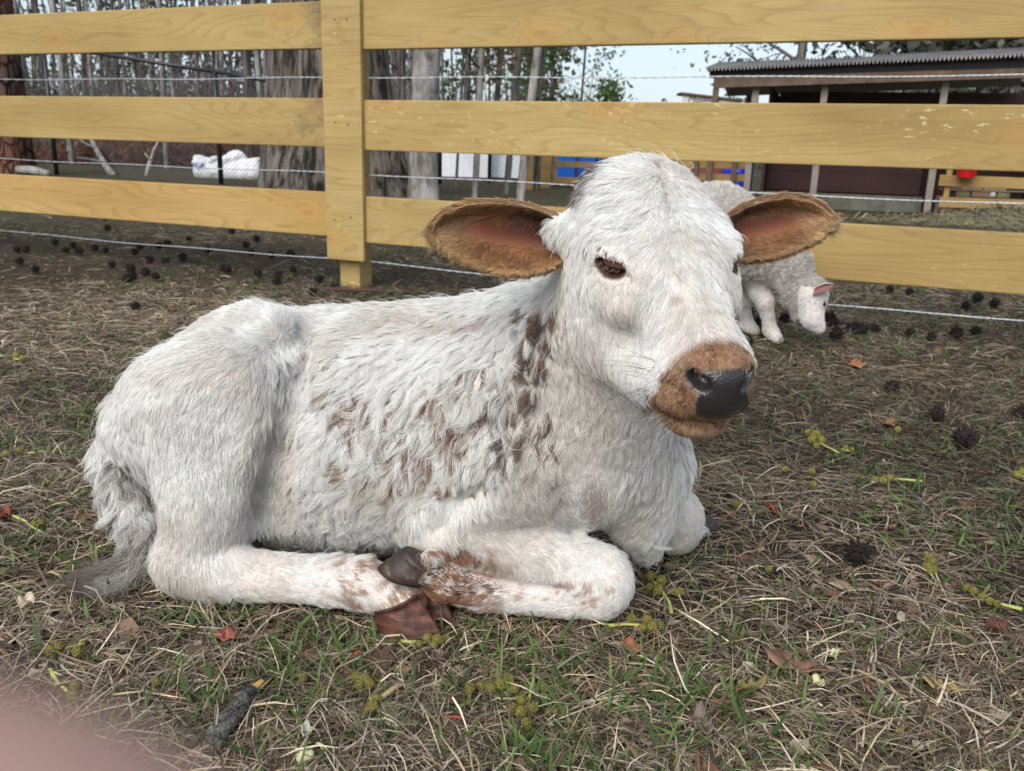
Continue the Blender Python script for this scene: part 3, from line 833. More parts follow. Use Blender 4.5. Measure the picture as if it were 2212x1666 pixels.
spots([(1310, 545, 8, 4, 40), (1328, 556, 8, 4, 40), (1342, 572, 5, 3, 0), (1298, 534, 6, 3, 30), (1355, 590, 10, 6, 30)], BRN * .7, per=.95, lock=2)
spots([(1430, 385, 26, 5, 75), (1440, 430, 20, 4, 80), (1428, 365, 12, 5, 60), (1455, 590, 18, 4, 60), (1465, 640, 30, 6, 20), (1500, 650, 26, 7, -30)], np.array([.42, .33, .30]), soft=.6, per=.55)
spots([(1440, 850, 5, 4, 0), (1418, 852, 4, 4, 0), (1400, 852, 4, 4, 0), (1428, 835, 5, 4, 0), (1440, 822, 5, 4, 0), (1412, 868, 5, 4, 0), (1405, 840, 4, 3, 0), (1424, 862, 5, 4, 0), (1396, 872, 5, 4, 0)], BRN * .6, per=.95, lock=2)
spots([(650, 760, 14, 7, 60), (606, 735, 12, 6, 70), (670, 800, 10, 6, 70)], np.array([.5, .33, .28]), soft=.6, per=.6)
# speckled lower legs
leg = sstep(620, 780, hpx[:, 0]) * ((hpx[:, 1] > 1195) & (hpx[:, 1] < 1345) & (hpx[:, 0] < 900) & (HP[:, 1] < 0.99))
paint(sstep(0.60, 0.70, vnoise(HP, 130, 7) + 0.10 * leg) * leg * 0.75, TAN * 0.85)
spots([(845, 1290, 40, 26, 40), (870, 1290, 26, 16, 40)], np.array([.50, .34, .19]), soft=.5, per=.85)
spots([(762, 1300, 16, 10, 20), (800, 1325, 12, 10, 0)], np.array([.16, .09, .07]), per=.8)
can = sstep(1120, 1010, hpx[:, 0] + 60 * (vnoise(HP, 60, 8) - .5)) * ((hpx[:, 1] > 1180) & (hpx[:, 0] > 880) & (HP[:, 1] < 0.925))
paint(can * sstep(0.38, 0.50, vnoise(HP * np.array([.5, 1, 1.2]), 110, 9) + 0.12) * 0.95, TAN * np.array([.95, .85, .8]))
paint(can * sstep(0.55, 0.66, vnoise(HP, 140, 10)) * 0.8, np.array([.10, .045, .025]))
kn = ((hpx[:, 0] > 1120) & (hpx[:, 1] > 1255) & (HP[:, 1] < 1.0)); paint(kn * sstep(0.62, 0.72, vnoise(HP, 90, 12)) * 0.6, np.array([.42, .22, .12]))
paint(sstep(0.07, 0.0, HP[:, 2]) * sstep(0.3, 0.8, vnoise(HP, 22, 13)) * 0.45, np.array([.50, .40, .30]))
# dirty tail end and rump stain
tl = (hpx[:, 0] < 345) & (hpx[:, 1] > 985) & (HP[:, 1] > 0.96)
paint(tl * (sstep(0.35, 0.65, vnoise(HP, 35, 14)) * 0.35 + 0.12), np.array([.34, .30, .27]))
spots([(262, 1010, 26, 8, 60), (300, 1045, 30, 9, 55), (325, 1070, 26, 9, 60), (270, 985, 14, 6, 70)], np.array([.06, .05, .045]), per=.85)
# muzzle
mz = br
paint(mz, np.array([.36, .225, .128]) * (0.7 + 0.6 * rng.random(n))[:, None])
paint(mz * sstep(0.52, 0.70, vnoise(HP, 110, 15)) * 0.65, np.array([.10, .04, .022]))
hl_ = head_local(HP)
for (x, y, a, b, g) in ((1465, 905, 26, 4, 20), (1530, 916, 50, 5, 0), (1595, 908, 24, 4, -25)):
    dx, dy = hpx[:, 0] - x, hpx[:, 1] - y; g = math.radians(g); paint(mz * sstep(1.3, .7, np.hypot((dx * math.cos(g) + dy * math.sin(g)) / a, (dy * math.cos(g) - dx * math.sin(g)) / b)) * .85, np.array([.07, .026, .02]))
paint(mz * sstep(34, 10, np.hypot((hpx[:, 0] - 1545) / 1.4, hpx[:, 1] - 790)) * 0.10, np.array([.22, .085, .05])); paint(mz * sstep(30, 8, np.hypot(hpx[:, 0] - 1485, (hpx[:, 1] - 850) / 1.3)) * 0.5, np.array([.20, .06, .035]))
paint(mz * sstep(-0.040, -0.055, hl_[:, 2]) * 0.6, np.array([.48, .33, .22]))
rad = np.where(curl > 0.3, 0.00030, 0.00026) * (0.8 + 0.5 * rng.random(n))
make_hair('fur_coat', CV, rad, hc_, FUR, calf, CALF_INV)

# ---- tail switch: long hairs from the tail end sweeping left over the grass
tp = np.array([at(*p) for p in [(300, 1190, 1.02), (292, 1240, 1.0), (255, 1275, 0.985), (225, 1288, 0.975)]])
nt = 5200; t = rng.random(nt); i = np.minimum((t * 3).astype(int), 2); f = t * 3 - i
base = tp[i] * (1 - f)[:, None] + tp[i + 1] * f[:, None] + rng.normal(0, 0.007, (nt, 3))
ends = np.array([at(*p) for p in [(175, 1320, 0.955), (140, 1275, 0.965), (205, 1335, 0.95), (160, 1255, 0.985), (225, 1330, .955), (250, 1320, .96)]])
e = ends[rng.integers(0, len(ends), nt)] + rng.normal(0, 0.010, (nt, 3))
s = np.linspace(0, 1, 7)[None, :, None]
mid = (base + e) / 2 + rng.normal(0, 0.008, (nt, 3)) + np.array([0.004, 0, 0.0])
ln = (0.55 + 0.45 * rng.random(nt))[:, None, None]; s2 = s * ln
tc = base[:, None] * (1 - s2) ** 2 + 2 * mid[:, None] * s2 * (1 - s2) + e[:, None] * s2 ** 2
tc[..., 2] = np.maximum(tc[..., 2], 0.004 + 0.012 * rng.random((nt, 1)))
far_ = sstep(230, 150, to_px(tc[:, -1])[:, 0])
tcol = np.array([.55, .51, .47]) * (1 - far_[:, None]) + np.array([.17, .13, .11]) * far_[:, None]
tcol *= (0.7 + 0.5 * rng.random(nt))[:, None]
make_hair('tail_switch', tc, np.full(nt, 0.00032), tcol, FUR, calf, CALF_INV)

# ---- ears: tan hair along the rims, sparse inside, white behind
def ear_fur(E, seed, right):
    r2 = np.random.default_rng(seed); P = E[2]; n_, m_ = P.shape[:2]
    Vf = E[0]; ng = n_ * m_
    cnt = 30000
    si = np.clip(r2.random(cnt) ** 0.95 * 1.02, 0, 1); ti = r2.random(cnt)
    rim = r2.random(cnt) < 0.42
    ti = np.where(rim, np.where(r2.random(cnt) < 0.5, r2.random(cnt) ** 2 * 0.12, 1 - r2.random(cnt) ** 2 * 0.12), ti)
    tipm = r2.random(cnt) < 0.12; si = np.where(tipm, 1 - 0.10 * r2.random(cnt), si)
    back_side = r2.random(cnt) < 0.30
    gi = np.clip(si, 0, 0.9999) * (n_ - 1); gj = np.clip(ti, 0, 0.9999) * (m_ - 1)
    i = gi.astype(int); j = gj.astype(int); fi = (gi - i)[:, None]; fj = (gj - j)[:, None]
    def bil(A): return (A[i, j] * (1 - fi) + A[i + 1, j] * fi) * (1 - fj) + (A[i, j + 1] * (1 - fi) + A[i + 1, j + 1] * fi) * fj
    ds = np.gradient(P, axis=0); dt = np.gradient(P, axis=1)
    p = bil(P); Ds = bil(ds); Dt = bil(dt)
    Ds /= np.linalg.norm(Ds, axis=1, keepdims=True) + 1e-9; Dt /= np.linalg.norm(Dt, axis=1, keepdims=True) + 1e-9
    Nn = np.cross(Ds, Dt); Nn /= np.linalg.norm(Nn, axis=1, keepdims=True) + 1e-9
    fl = (Nn * (CAM - p)).sum(1) < 0; Nn[fl] *= -1
    p = np.where(back_side[:, None], p + Nn * -0.005, p); Nn = np.where(back_side[:, None], -Nn, Nn)
    edge = 1 - np.minimum(ti, 1 - ti) * 2          # 1 at the rim
    out = np.where(ti < 0.5, -1.0, 1.0) * sstep(0.15, 0.9, edge)
    upper = ti < 0.35
    # hair of the upper rim hangs down into the cup, the rest fans to the tip
    inw = upper & (~back_side) & (r2.random(cnt) < 0.55)
    low_ = sstep(.45, .75, ti)
    D = Ds * (0.9 - 0.3 * edge - .3 * low_)[:, None] + Dt * np.where(inw, 0.75, np.maximum(out * 0.75, low_ * .9) * np.where(ti < .5, np.sign(out), 1))[:, None]
    D /= np.linalg.norm(D, axis=1, keepdims=True) + 1e-9
    cen = np.exp(-((ti - .42) / .25) ** 2) * sstep(0.93, 0.55, si)
    L_ = np.where(back_side, 0.010, 0.012 - 0.003 * cen + np.where(inw, 0.016, 0) + .004 * low_) * (0.35 + 0.75 * r2.random(cnt))
    k_ = (r2.random(cnt) < 1 - 0.97 * np.clip(cen - 0.12, 0, 1) / 0.6) | back_side
    cv, own_, _ = grow(p, Nn, D, L_, 1800, clump=0.42, lift=0.30, wave=0.2, clump_var=0.34, seed=seed)
    base_c = np.array([.36, .175, .072]); tipc = np.array([.66, .46, .24])
    w = np.clip(sstep(0.55, 1.0, si) * 0.7 + sstep(0.8, 1, edge) * 0.35 + sstep(.6, 1, ti) * 0.25, 0, 1)
    c = base_c * (1 - w[:, None]) + tipc * w[:, None]
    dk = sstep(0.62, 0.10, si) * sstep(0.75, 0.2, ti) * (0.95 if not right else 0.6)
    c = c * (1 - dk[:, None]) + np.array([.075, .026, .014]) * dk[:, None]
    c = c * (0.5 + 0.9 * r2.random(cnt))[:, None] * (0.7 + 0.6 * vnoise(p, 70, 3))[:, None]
    c = np.where(back_side[:, None], np.array([.55, .36, .20]) * (0.8 + 0.4 * r2.random(cnt))[:, None], c)
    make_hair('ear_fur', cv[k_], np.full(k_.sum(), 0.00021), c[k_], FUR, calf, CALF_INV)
ear_fur(EAR_A, 21, False); ear_fur(EAR_B, 22, True)

# ---- lashes and whiskers
wl_, wc_, wr_ = [], [], []
for (c, t, u_, nr) in EYES:
    er = 0.0190; e_c = c - nr * 0.0230 - u_ * 0.004
    for j in range(30):
        a = random.uniform(-1.0, 1.0); e = 0.22 * (1 - 0.35 * (a / 1.3) ** 2)
        p = e_c + er * 1.07 * (t * math.cos(e) * math.sin(a) + u_ * math.sin(e) + nr * math.cos(e) * math.cos(a))
        d = nr * 0.8 + t * (0.5 * math.sin(a) - .3) - u_ * random.uniform(.3, .7); L = random.uniform(.006, .012)
        wl_.append([p + d * L * u + u_ * 0.003 * u * u for u in np.linspace(0, 1, 6)]); wc_.append((.16, .09, .06)); wr_.append(.00020)
for j in range(60):
    sg = random.choice((-1, -1, 1)); x = random.uniform(.19, .24); z = random.uniform(-.055, .0)
    p = hd(x, 0, z); d = HM @ np.array([random.uniform(-.6, .5), sg, random.uniform(-.8, .35)]); d /= np.linalg.norm(d)
    loc, nr_, _, _ = BVH.ray_cast(Vector(p + d * .12), Vector(-d))
    if loc is None: continue
    L = random.uniform(.015, .05); bend = np.array([random.uniform(-.2, .2), 0, random.uniform(-.5, -.1)])
    wl_.append([np.array(loc) + (d * u + bend * u * u * .5) * L for u in np.linspace(0, 1, 6)])
    wc_.append((.10, .07, .055) if z > -.03 else (.6, .5, .4)); wr_.append(.00018)
make_hair('whiskers', np.array(wl_), np.array(wr_), np.array(wc_), FUR, calf, CALF_INV)

# ================================================================== ground
def g_height(x, y):
    P = np.stack([x, y, np.zeros_like(x)], -1)
    r = np.hypot(x, y)
    a = 0.010 * (vnoise(P, 3.0, 1) - 0.5) + 0.005 * (vnoise(P, 11, 2) - 0.5) + 0.004 * (vnoise(P, 40, 3) - 0.5)
    far = 0.10 * (vnoise(P, 0.25, 4) - 0.5) * sstep(5, 14, r)
    return a * sstep(40, 8, r) + far - 0.004
ys = np.concatenate([np.linspace(-6, 0.2, 12)[:-1], np.linspace(0.2, 4.2, 130)[:-1], np.geomspace(4.2, 420, 90)])
xs = np.concatenate([-np.geomspace(2.4, 380, 50)[::-1], np.linspace(-2.4, 2.4, 140)[1:-1], np.geomspace(2.4, 380, 50)])
X, Y = np.meshgrid(xs, ys, indexing='ij'); Z = g_height(X, Y)
nx, ny = X.shape
i, j = np.meshgrid(np.arange(nx - 1), np.arange(ny - 1), indexing='ij'); a = (i * ny + j).ravel()
me = np_mesh('ground', np.stack([X, Y, Z], -1).reshape(-1, 3), np.stack([a, a + ny, a + ny + 1, a + 1], 1))
q = N('ground_soil', 0.95, 0.12); v = q.obj()
n1 = q.noise(v, 1.1, 6, 0.6); n2 = q.noise(v, 9, 6, 0.65); n3 = q.noise(v, 90, 6, 0.7); n4 = q.noise(q.obj((1, 0.35, 1)), 150, 4, 0.6)
soil = q.ramp(n2, [(0.3, (0.018, 0.013, 0.010)), (0.55, (0.050, 0.036, 0.026)), (0.8, (0.105, 0.077, 0.052))])
lit = q.ramp(n4, [(0.46, (0, 0, 0)), (0.66, (1, 1, 1))])
soil = q.mix(q.mix(0.6, lit, (0, 0, 0)), soil, q.ramp(n3, [(0.3, (0.06, 0.042, 0.028)), (0.7, (0.15, 0.118, 0.078))]))
# grass grows thicker beyond the fence and in drifts on this side
sx = q.n('SeparateXYZ'); q.l(v, sx.inputs['Vector'])
mr = q.n('MapRange'); q.l(sx.outputs['Y'], mr.inputs['Value']); mr.inputs['From Min'].default_value = 2.6; mr.inputs['From Max'].default_value = 5.5
mr.inputs['To Min'].default_value = -0.10; mr.inputs['To Max'].default_value = 0.16
ad = q.n('Math'); ad.operation = 'ADD'; q.l(n1, ad.inputs[0]); q.l(mr.outputs['Result'], ad.inputs[1])
gm = q.ramp(ad.outputs[0], [(0.50, (0, 0, 0)), (0.66, (1, 1, 1))])
grs = q.ramp(n3, [(0.28, (0.045, 0.058, 0.02)), (0.55, (0.12, 0.12, 0.048)), (0.8, (0.20, 0.18, 0.085))])
c = q.mix(q.mix(0.75, gm, (0, 0, 0), 'MIX'), soil, grs)
q.color(c); q.bump(n3, 0.7, 0.02)
tag(link('ground', me, q.m, smooth=True), kind='structure')

# ---- dry grass, green blades and leaf crumbs (nobody could count them)
def scatter(n, r0, r1, half=math.radians(47)):
    r = r0 * (r1 / r0) ** rng.random(n); th = (rng.random(n) * 2 - 1) * half
    return r * np.sin(th), r * np.cos(th)
def ribbons(name, x, y, ang, L, W, lift, curl, rise, cols, mat, label, cat, seg=3):
    """flat blades: root (x, y), heading ang, arc height rise, sideways curl, tip height lift"""
    n = len(x); s = np.linspace(0, 1, seg + 1)[None]
    a = ang[:, None] + curl[:, None] * s
    ds = L[:, None] / seg
    dx = np.cumsum(np.cos(a) * ds, 1) - np.cos(a[:, :1]) * ds; dy = np.cumsum(np.sin(a) * ds, 1) - np.sin(a[:, :1]) * ds
    px_, py_ = x[:, None] + dx, y[:, None] + dy
    z = g_height(x, y)[:, None] + 0.003 + rise[:, None] * np.sin(np.pi * s) + lift[:, None] * s ** 1.3
    w = W[:, None] * np.array([0.7, 1.0, 0.85, 0.12] if seg == 3 else np.interp(np.linspace(0, 1, seg + 1), [0, .3, .7, 1], [.7, 1, .8, .1]))[None] * 0.5
    roll = rng.normal(0, 0.6, n)[:, None]
    nxv, nyv = -np.sin(a) * np.cos(roll), np.cos(a) * np.cos(roll); nz = np.sin(roll) * np.ones_like(a)
    A_ = np.stack([px_ + nxv * w, py_ + nyv * w, z + nz * w], -1); B_ = np.stack([px_ - nxv * w, py_ - nyv * w, z - nz * w], -1)
    Vv = np.stack([A_, B_], 2).reshape(-1, 3); k = (seg + 1) * 2
    base = (np.arange(n) * k)[:, None] + (np.arange(seg) * 2)[None]; base = base.ravel()
    me = np_mesh(name, Vv, np.stack([base, base + 1, base + 3, base + 2], 1))
    col_attr(me, 'col', np.repeat(cols, k, 0))
    o = link(name, me, mat); tag(o, label, cat, kind='stuff'); return o
def blade_mat(name, trans, rough=0.7):
    q = N(name, rough, 0.2); q.color(q.attr('col')); q.b.inputs['Subsurface Weight'].default_value = 0.0
    if trans:
        tr = q.n('BsdfTranslucent'); q.l(q.attr('col'), tr.inputs['Color']); mx = q.n('MixShader'); mx.inputs[0].default_value = trans
        out = q.t.nodes['Material Output']; q.l(q.b.outputs[0], mx.inputs[1]); q.l(tr.outputs[0], mx.inputs[2]); q.l(mx.outputs[0], out.inputs['Surface'])
    return q.m
def pick(pal, n, var=0.25):
    pal = np.array(pal); return pal[rng.integers(0, len(pal), n)] * (1 - var + 2 * var * rng.random(n))[:, None]
ns = 185000
x, y = scatter(ns, 0.42, 9.5)
x2, y2 = scatter(115000, 1.4, 5.5); x = np.concatenate([x, x2]); y = np.concatenate([y, y2]); ns = len(x)
P3 = np.stack([x, y, 0 * x], -1)
drift = vnoise(P3, 2.4, 21); dk = vnoise(P3, 1.3, 22)
bare_l = sstep(-0.5, -1.1, x) * sstep(3.0, 3.6, y) * sstep(5.2, 4.2, y)      # dark raked soil behind the fence on the left
kp = (rng.random(ns) < 0.40 + 0.9 * drift) & (rng.random(ns) > 0.85 * bare_l)
x, y, drift, dk = x[kp], y[kp], drift[kp], dk[kp]; n = len(x)
cols = pick([(.38, .31, .21), (.30, .235, .15), (.22, .16, .10), (.45, .38, .28), (.15, .10, .068), (.26, .22, .17), (.10, .066, .045), (.34, .29, .22)], n)
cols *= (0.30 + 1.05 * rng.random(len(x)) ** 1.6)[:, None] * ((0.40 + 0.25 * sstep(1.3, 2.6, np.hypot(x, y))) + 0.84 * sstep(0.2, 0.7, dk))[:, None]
L = rng.gamma(4, 0.011, n) + 0.012
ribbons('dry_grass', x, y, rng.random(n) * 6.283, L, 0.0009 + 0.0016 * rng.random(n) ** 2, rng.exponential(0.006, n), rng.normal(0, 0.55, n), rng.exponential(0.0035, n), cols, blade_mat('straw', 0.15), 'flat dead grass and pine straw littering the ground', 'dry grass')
# green tufts
nt = 14000; x, y = scatter(nt, 0.42, 10.0); P3 = np.stack([x, y, 0 * x], -1)
g = vnoise(P3, 1.7, 31) + 0.35 * vnoise(P3, 7, 32) + 0.30 * sstep(2.6, 3.6, y) * sstep(-0.2, 0.9, x) - 0.02 * (y < 1.0) + 0.30 * sstep(2.0, 2.6, y) * sstep(0.5, 0.9, x) * sstep(4.6, 3.6, y)
kp = rng.random(nt) < sstep(0.42, 0.95, g); x, y = x[kp], y[kp]
rep_ = rng.integers(2, 7, len(x)); x = np.repeat(x, rep_) + rng.normal(0, .006, rep_.sum()); y = np.repeat(y, rep_) + rng.normal(0, .006, rep_.sum()); n = len(x)
cols = pick([(.060, .115, .026), (.095, .155, .038), (.075, .13, .036), (.12, .17, .05), (.05, .09, .026), (.15, .16, .06)], n, .25)
L = 0.012 + rng.gamma(3, 0.0062, n); up = rng.random(n)
ribbons('green_grass', x, y, rng.random(n) * 6.283, L * (0.5 + 0.5 * (1 - up)), 0.0018 + 0.0032 * rng.random(n), L * (0.15 + 0.65 * up), rng.normal(0, 0.4, n), rng.random(n) * 0.003, cols, blade_mat('grass', 0.3, 0.5), 'short green grass blades sprouting through the litter', 'grass')
# crumbs of leaf and bark
nc = 11000; x, y = scatter(nc, 0.42, 9.0); n = nc
cols = pick([(.11, .065, .045), (.16, .10, .07), (.09, .055, .04), (.22, .15, .10), (.06, .04, .032), (.30, .25, .18), (.19, .085, .05)], n, .3)
L = 0.003 + rng.gamma(2, 0.0024, n); r6 = rng.random(n) * 6.283
ang = np.linspace(0, 2 * np.pi, 5, endpoint=False)[None] + r6[:, None]; rr = L[:, None] * (0.55 + 0.6 * rng.random((n, 5))) * np.where(np.arange(5) % 2, .75, 1.1)[None]
zz = g_height(x, y)[:, None] + 0.004 + 0.005 * rng.random((n, 1)) + rng.normal(0, 0.3, (n, 1)) * np.cos(ang) * rr * .6 + rng.normal(0, .3, (n, 1)) * np.sin(ang) * rr * .6
Vv = np.stack([x[:, None] + np.cos(ang) * rr, y[:, None] + np.sin(ang) * rr * .8, np.maximum(zz, g_height(x, y)[:, None] + .001)], -1).reshape(-1, 3)
b = np.arange(n) * 5
Fc = np.concatenate([np.stack([b, b + 1, b + 2], 1), np.stack([b, b + 2, b + 3], 1), np.stack([b, b + 3, b + 4], 1)])
me = np_mesh('leaf_litter', Vv, Fc); col_attr(me, 'col', np.repeat(cols, 5, 0))
tag(link('leaf_litter', me, blade_mat('crumbs', 0.0, 0.85)), 'small brown crumbs of leaf and bark on the ground', 'leaf litter', kind='stuff')

# ================================================================== the board fence
FB = ground(770., 615.)                                         # foot of the post
_d = rays(-3490., 185.); FDIR = -np.array([_d[0], _d[1], 0]); FDIR /= np.linalg.norm(FDIR)     # along the fence, towards the picture's right
FNRM = np.array([FDIR[1], -FDIR[0], 0])
if FNRM[1] > 0: FNRM = -FNRM                                     # towards the camera
FROT = Matrix(((FDIR[0], -FNRM[0], 0, 0), (FDIR[1], -FNRM[1], 0, 0), (0, 0, 1, 0), (0, 0, 0, 1)))
def on_fence(px_, py_, off=0.0):
    """(along, height) of a picture spot on the plane that lies off metres in front of the post centre plane"""
    d = rays(px_, py_); o = FB + FNRM * off; t = ((o - CAM) @ FNRM) / (d @ FNRM); P = CAM + d * t
    return float((P - FB) @ FDIR), float(P[2])
def pine(name, stain=False, speck=0.0, tone=(1, 1, 1), crack=False):
    q = N(name, 0.62, 0.25)
    tc = q.n('TexCoord'); oi = q.n('ObjectInfo')
    ml = q.n('Math'); ml.operation = 'MULTIPLY'; ml.inputs[1].default_value = 37.0; q.l(oi.outputs['Random'], ml.inputs[0])
    ad = q.n('VectorMath'); ad.operation = 'ADD'; q.l(tc.outputs['Object'], ad.inputs[0]); q.l(ml.outputs[0], ad.inputs[1])
    vec = ad.outputs[0]
    def mp(sc):
        m = q.n('Mapping'); m.inputs['Scale'].default_value = sc; q.l(vec, m.inputs['Vector']); return m.outputs['Vector']
    # knots
    vo = q.n('TexVoronoi'); vo.voronoi_dimensions = '2D'; vo.inputs['Scale'].default_value = 1.0; _sx = q.n('SeparateXYZ'); _cx = q.n('CombineXYZ'); q.l(mp((1.7, 1.0, 3.6)), _sx.inputs[0]); q.l(_sx.outputs['X'], _cx.inputs['X']); q.l(_sx.outputs['Z'], _cx.inputs['Y']); q.l(_cx.outputs[0], vo.inputs['Vector'])
    kd_ = vo.outputs['Distance']
    knot = q.ramp(kd_, [(0.030, (1, 1, 1)), (0.055, (0, 0, 0))]); halo = q.ramp(kd_, [(0.03, (1, 1, 1)), (0.20, (0, 0, 0))])
    # grain: stretched noise read as contour bands
    gn = q.n('TexNoise'); gn.inputs['Scale'].default_value = 1.0; gn.inputs['Detail'].default_value = 2.0; gn.inputs['Roughness'].default_value = 0.45; q.l(mp((0.55, 4, 5.5)), gn.inputs['Vector'])
    s1 = q.n('Math'); s1.operation = 'MULTIPLY_ADD'; q.l(gn.outputs['Fac'], s1.inputs[0]); s1.inputs[1].default_value = 30.0
    hm = q.n('Math'); hm.operation = 'MULTIPLY'; q.l(halo, hm.inputs[0]); hm.inputs[1].default_value = 2.6; q.l(hm.outputs[0], s1.inputs[2])
    fr = q.n('Math'); fr.operation = 'FRACT'; q.l(s1.outputs[0], fr.inputs[0])
    band = q.ramp(fr.outputs[0], [(0.0, (0.0, 0, 0)), (0.62, (0.25, 0.25, 0.25)), (0.90, (1, 1, 1)), (1.0, (0, 0, 0))])
    fine = q.noise(mp((3, 60, 260)), 1.0, 4, 0.6); tone_n = q.noise(mp((0.9, 2, 3.5)), 1.0, 3, 0.5)
    base = q.ramp(tone_n, [(0.3, tuple(a * b for a, b in zip((0.315, 0.215, 0.078), tone))), (0.55, tuple(a * b for a, b in zip((0.405, 0.295, 0.116), tone))), (0.75, tuple(a * b for a, b in zip((0.445, 0.338, 0.158), tone)))])
    c = q.mix(q.mix(0.64, band, (0, 0, 0)), base, tuple(a * b for a, b in zip((0.215, 0.122, 0.036), tone)))
    c = q.mix(0.35, c, q.ramp(fine, [(0.3, (0.55, 0.5, 0.4)), (0.7, (1, 1, 1))]), 'MULTIPLY')
    c = q.mix(q.mix(0.45, halo, (0, 0, 0)), c, (0.40, 0.22, 0.07)); c = q.mix(q.mix(0.85, knot, (0, 0, 0)), c, (0.10, 0.042, 0.018))
    c = q.mix(0.30, c, q.ramp(q.noise(mp((1.6, 3, 9)), 1.0, 6, .7), [(.32, (.55, .50, .44)), (.6, (1, 1, 1))]), 'MULTIPLY')
    if speck:
        sp = q.ramp(q.noise(mp((26, 90, 70)), 1.0, 4, 0.7), [(0.60, (0, 0, 0)), (0.66, (1, 1, 1))]); sm = q.ramp(q.noise(mp((2.2, 3, 7)), 1.0, 3), [(0.45, (0, 0, 0)), (0.62, (1, 1, 1))])
        c = q.mix(q.mix(speck, q.mix(1.0, sp, sm, 'MULTIPLY'), (0, 0, 0), 'MIX') if False else q.mix(1 - speck, q.mix(1.0, sp, sm, 'MULTIPLY'), (0, 0, 0)), c, (0.56, 0.51, 0.28))
    if stain:                                                     # mould at the end of the board that meets the post
        sx = q.n('SeparateXYZ'); q.l(tc.outputs['Object'], sx.inputs['Vector'])
        mr = q.n('MapRange'); q.l(sx.outputs['X'], mr.inputs['Value']); mr.inputs['From Min'].default_value = -0.50; mr.inputs['From Max'].default_value = -0.02; mr.inputs['To Min'].default_value = -0.26; mr.inputs['To Max'].default_value = 0.13
        a2 = q.n('Math'); a2.operation = 'ADD'; q.l(q.noise(mp((5, 6, 9)), 1.0, 7, 0.72), a2.inputs[0]); q.l(mr.outputs['Result'], a2.inputs[1])
        c = q.mix(q.mix(0.3, q.ramp(a2.outputs[0], [(0.50, (0, 0, 0)), (0.68, (1, 1, 1))]), (0, 0, 0)), c, (0.085, 0.065, 0.05))
    q.color(c); q.bump(fine, 0.25, 0.002)
    return q.m
PINE = pine('pine_board'); PINE_ST = pine('pine_board_mouldy', stain=True); PINE_SP = pine('pine_board_speckled', speck=0.75); PINE_V = pine('pine_upright', speck=0.5)
PINE_O = pine('pine_board_orange', tone=(1.06, 0.95, 0.86))
fence = empty('board_fence', FB)
tag(fence, 'new yellow pine board fence with twisted wires behind the calf', 'fence')
FI = fence.matrix_world.copy()
def fence_box(name, x0, x1, y0, y1, z0, z1, mat, bev=0.004, loc_x=None, tilt=0.0):
    """x along the fence, y away from the camera, z up, from the post's foot"""
    ox = x0 if loc_x is None else loc_x
    m = MB().box((x0 - ox, -(y1 - y0) / 2, -(z1 - z0) / 2), (x1 - ox, (y1 - y0) / 2, (z1 - z0) / 2), None, bev)
    o = m.build(name, mat, fence, smooth=False)
    o.matrix_local = FROT @ Matrix.Translation((ox, (y0 + y1) / 2, (z0 + z1) / 2)) @ Matrix.Rotation(tilt, 4, 'Y')
    return o
RT = 0.032          # rail thickness; rails sit on the camera side of the post
PH = 0.045          # half post
XL, XR = -3.4, 2.7
off = PH + RT
for (yl, yr, mat_l, mat_r) in (((2, 105), (-3, 107), PINE_ST, PINE), ((212, 318), (216, 325), PINE_ST, PINE_SP), ((415, 510), (425, 525), PINE_O, PINE_SP)):
    za = on_fence(700., float(yl[0]), off)[1]; zb = on_fence(700., float(yl[1]), off)[1]
    fence_box('rail', XL, 0.008, -off, -PH, zb, za, mat_l, loc_x=0.008)
    za = on_fence(792., float(yr[0]), off)[1]; zb = on_fence(792., float(yr[1]), off)[1]
    fence_box('rail', 0.012, XR, -off, -PH, zb, za, mat_r)
fence_box('post', -PH, PH, -PH, PH, -0.05, 1.24, PINE_V)
# board that covers the joints
cz0 = on_fence(745., 563., off + 0.02)[1]; ca = on_fence(702., 400., off + 0.02)[0]; cb = on_fence(783., 400., off + 0.02)[0]
fence_box('cover_board', ca, cb, -off - 0.020, -off, cz0, 1.20, PINE_V)
DARK_METAL = plain('dark_screw', (0.05, 0.04, 0.035), 0.5, 0.5)
for (x, y) in ((722, 42), (749, 42), (724, 265), (751, 270), (722, 474), (757, 470)):
    sa, sz = on_fence(float(x), float(y), off + 0.021)
    m = MB(); n_ = 10
    V_ = [(sa + 0.0035 * math.cos(t) * k, 0, sz + 0.0035 * math.sin(t) * k) for k in (1, .5) for t in [2 * math.pi * i / n_ for i in range(n_)]]
    V_ = [(p[0], -off - 0.0215 - (0.0008 if i >= n_ else 0), p[2]) for i, p in enumerate(V_)]
    m.add(V_, [(i, (i + 1) % n_, n_ + (i + 1) % n_, n_ + i) for i in range(n_)] + [tuple(range(n_, 2 * n_))])
    o = m.build('screw', DARK_METAL, fence); o.matrix_local = FROT
# further posts at the same spacing, partly or wholly beyond the picture
for k in (-2.44, 2.44):
    fence_box('post', k - PH, k + PH, -PH, PH, -0.05, 1.24, PINE_V, loc_x=k)
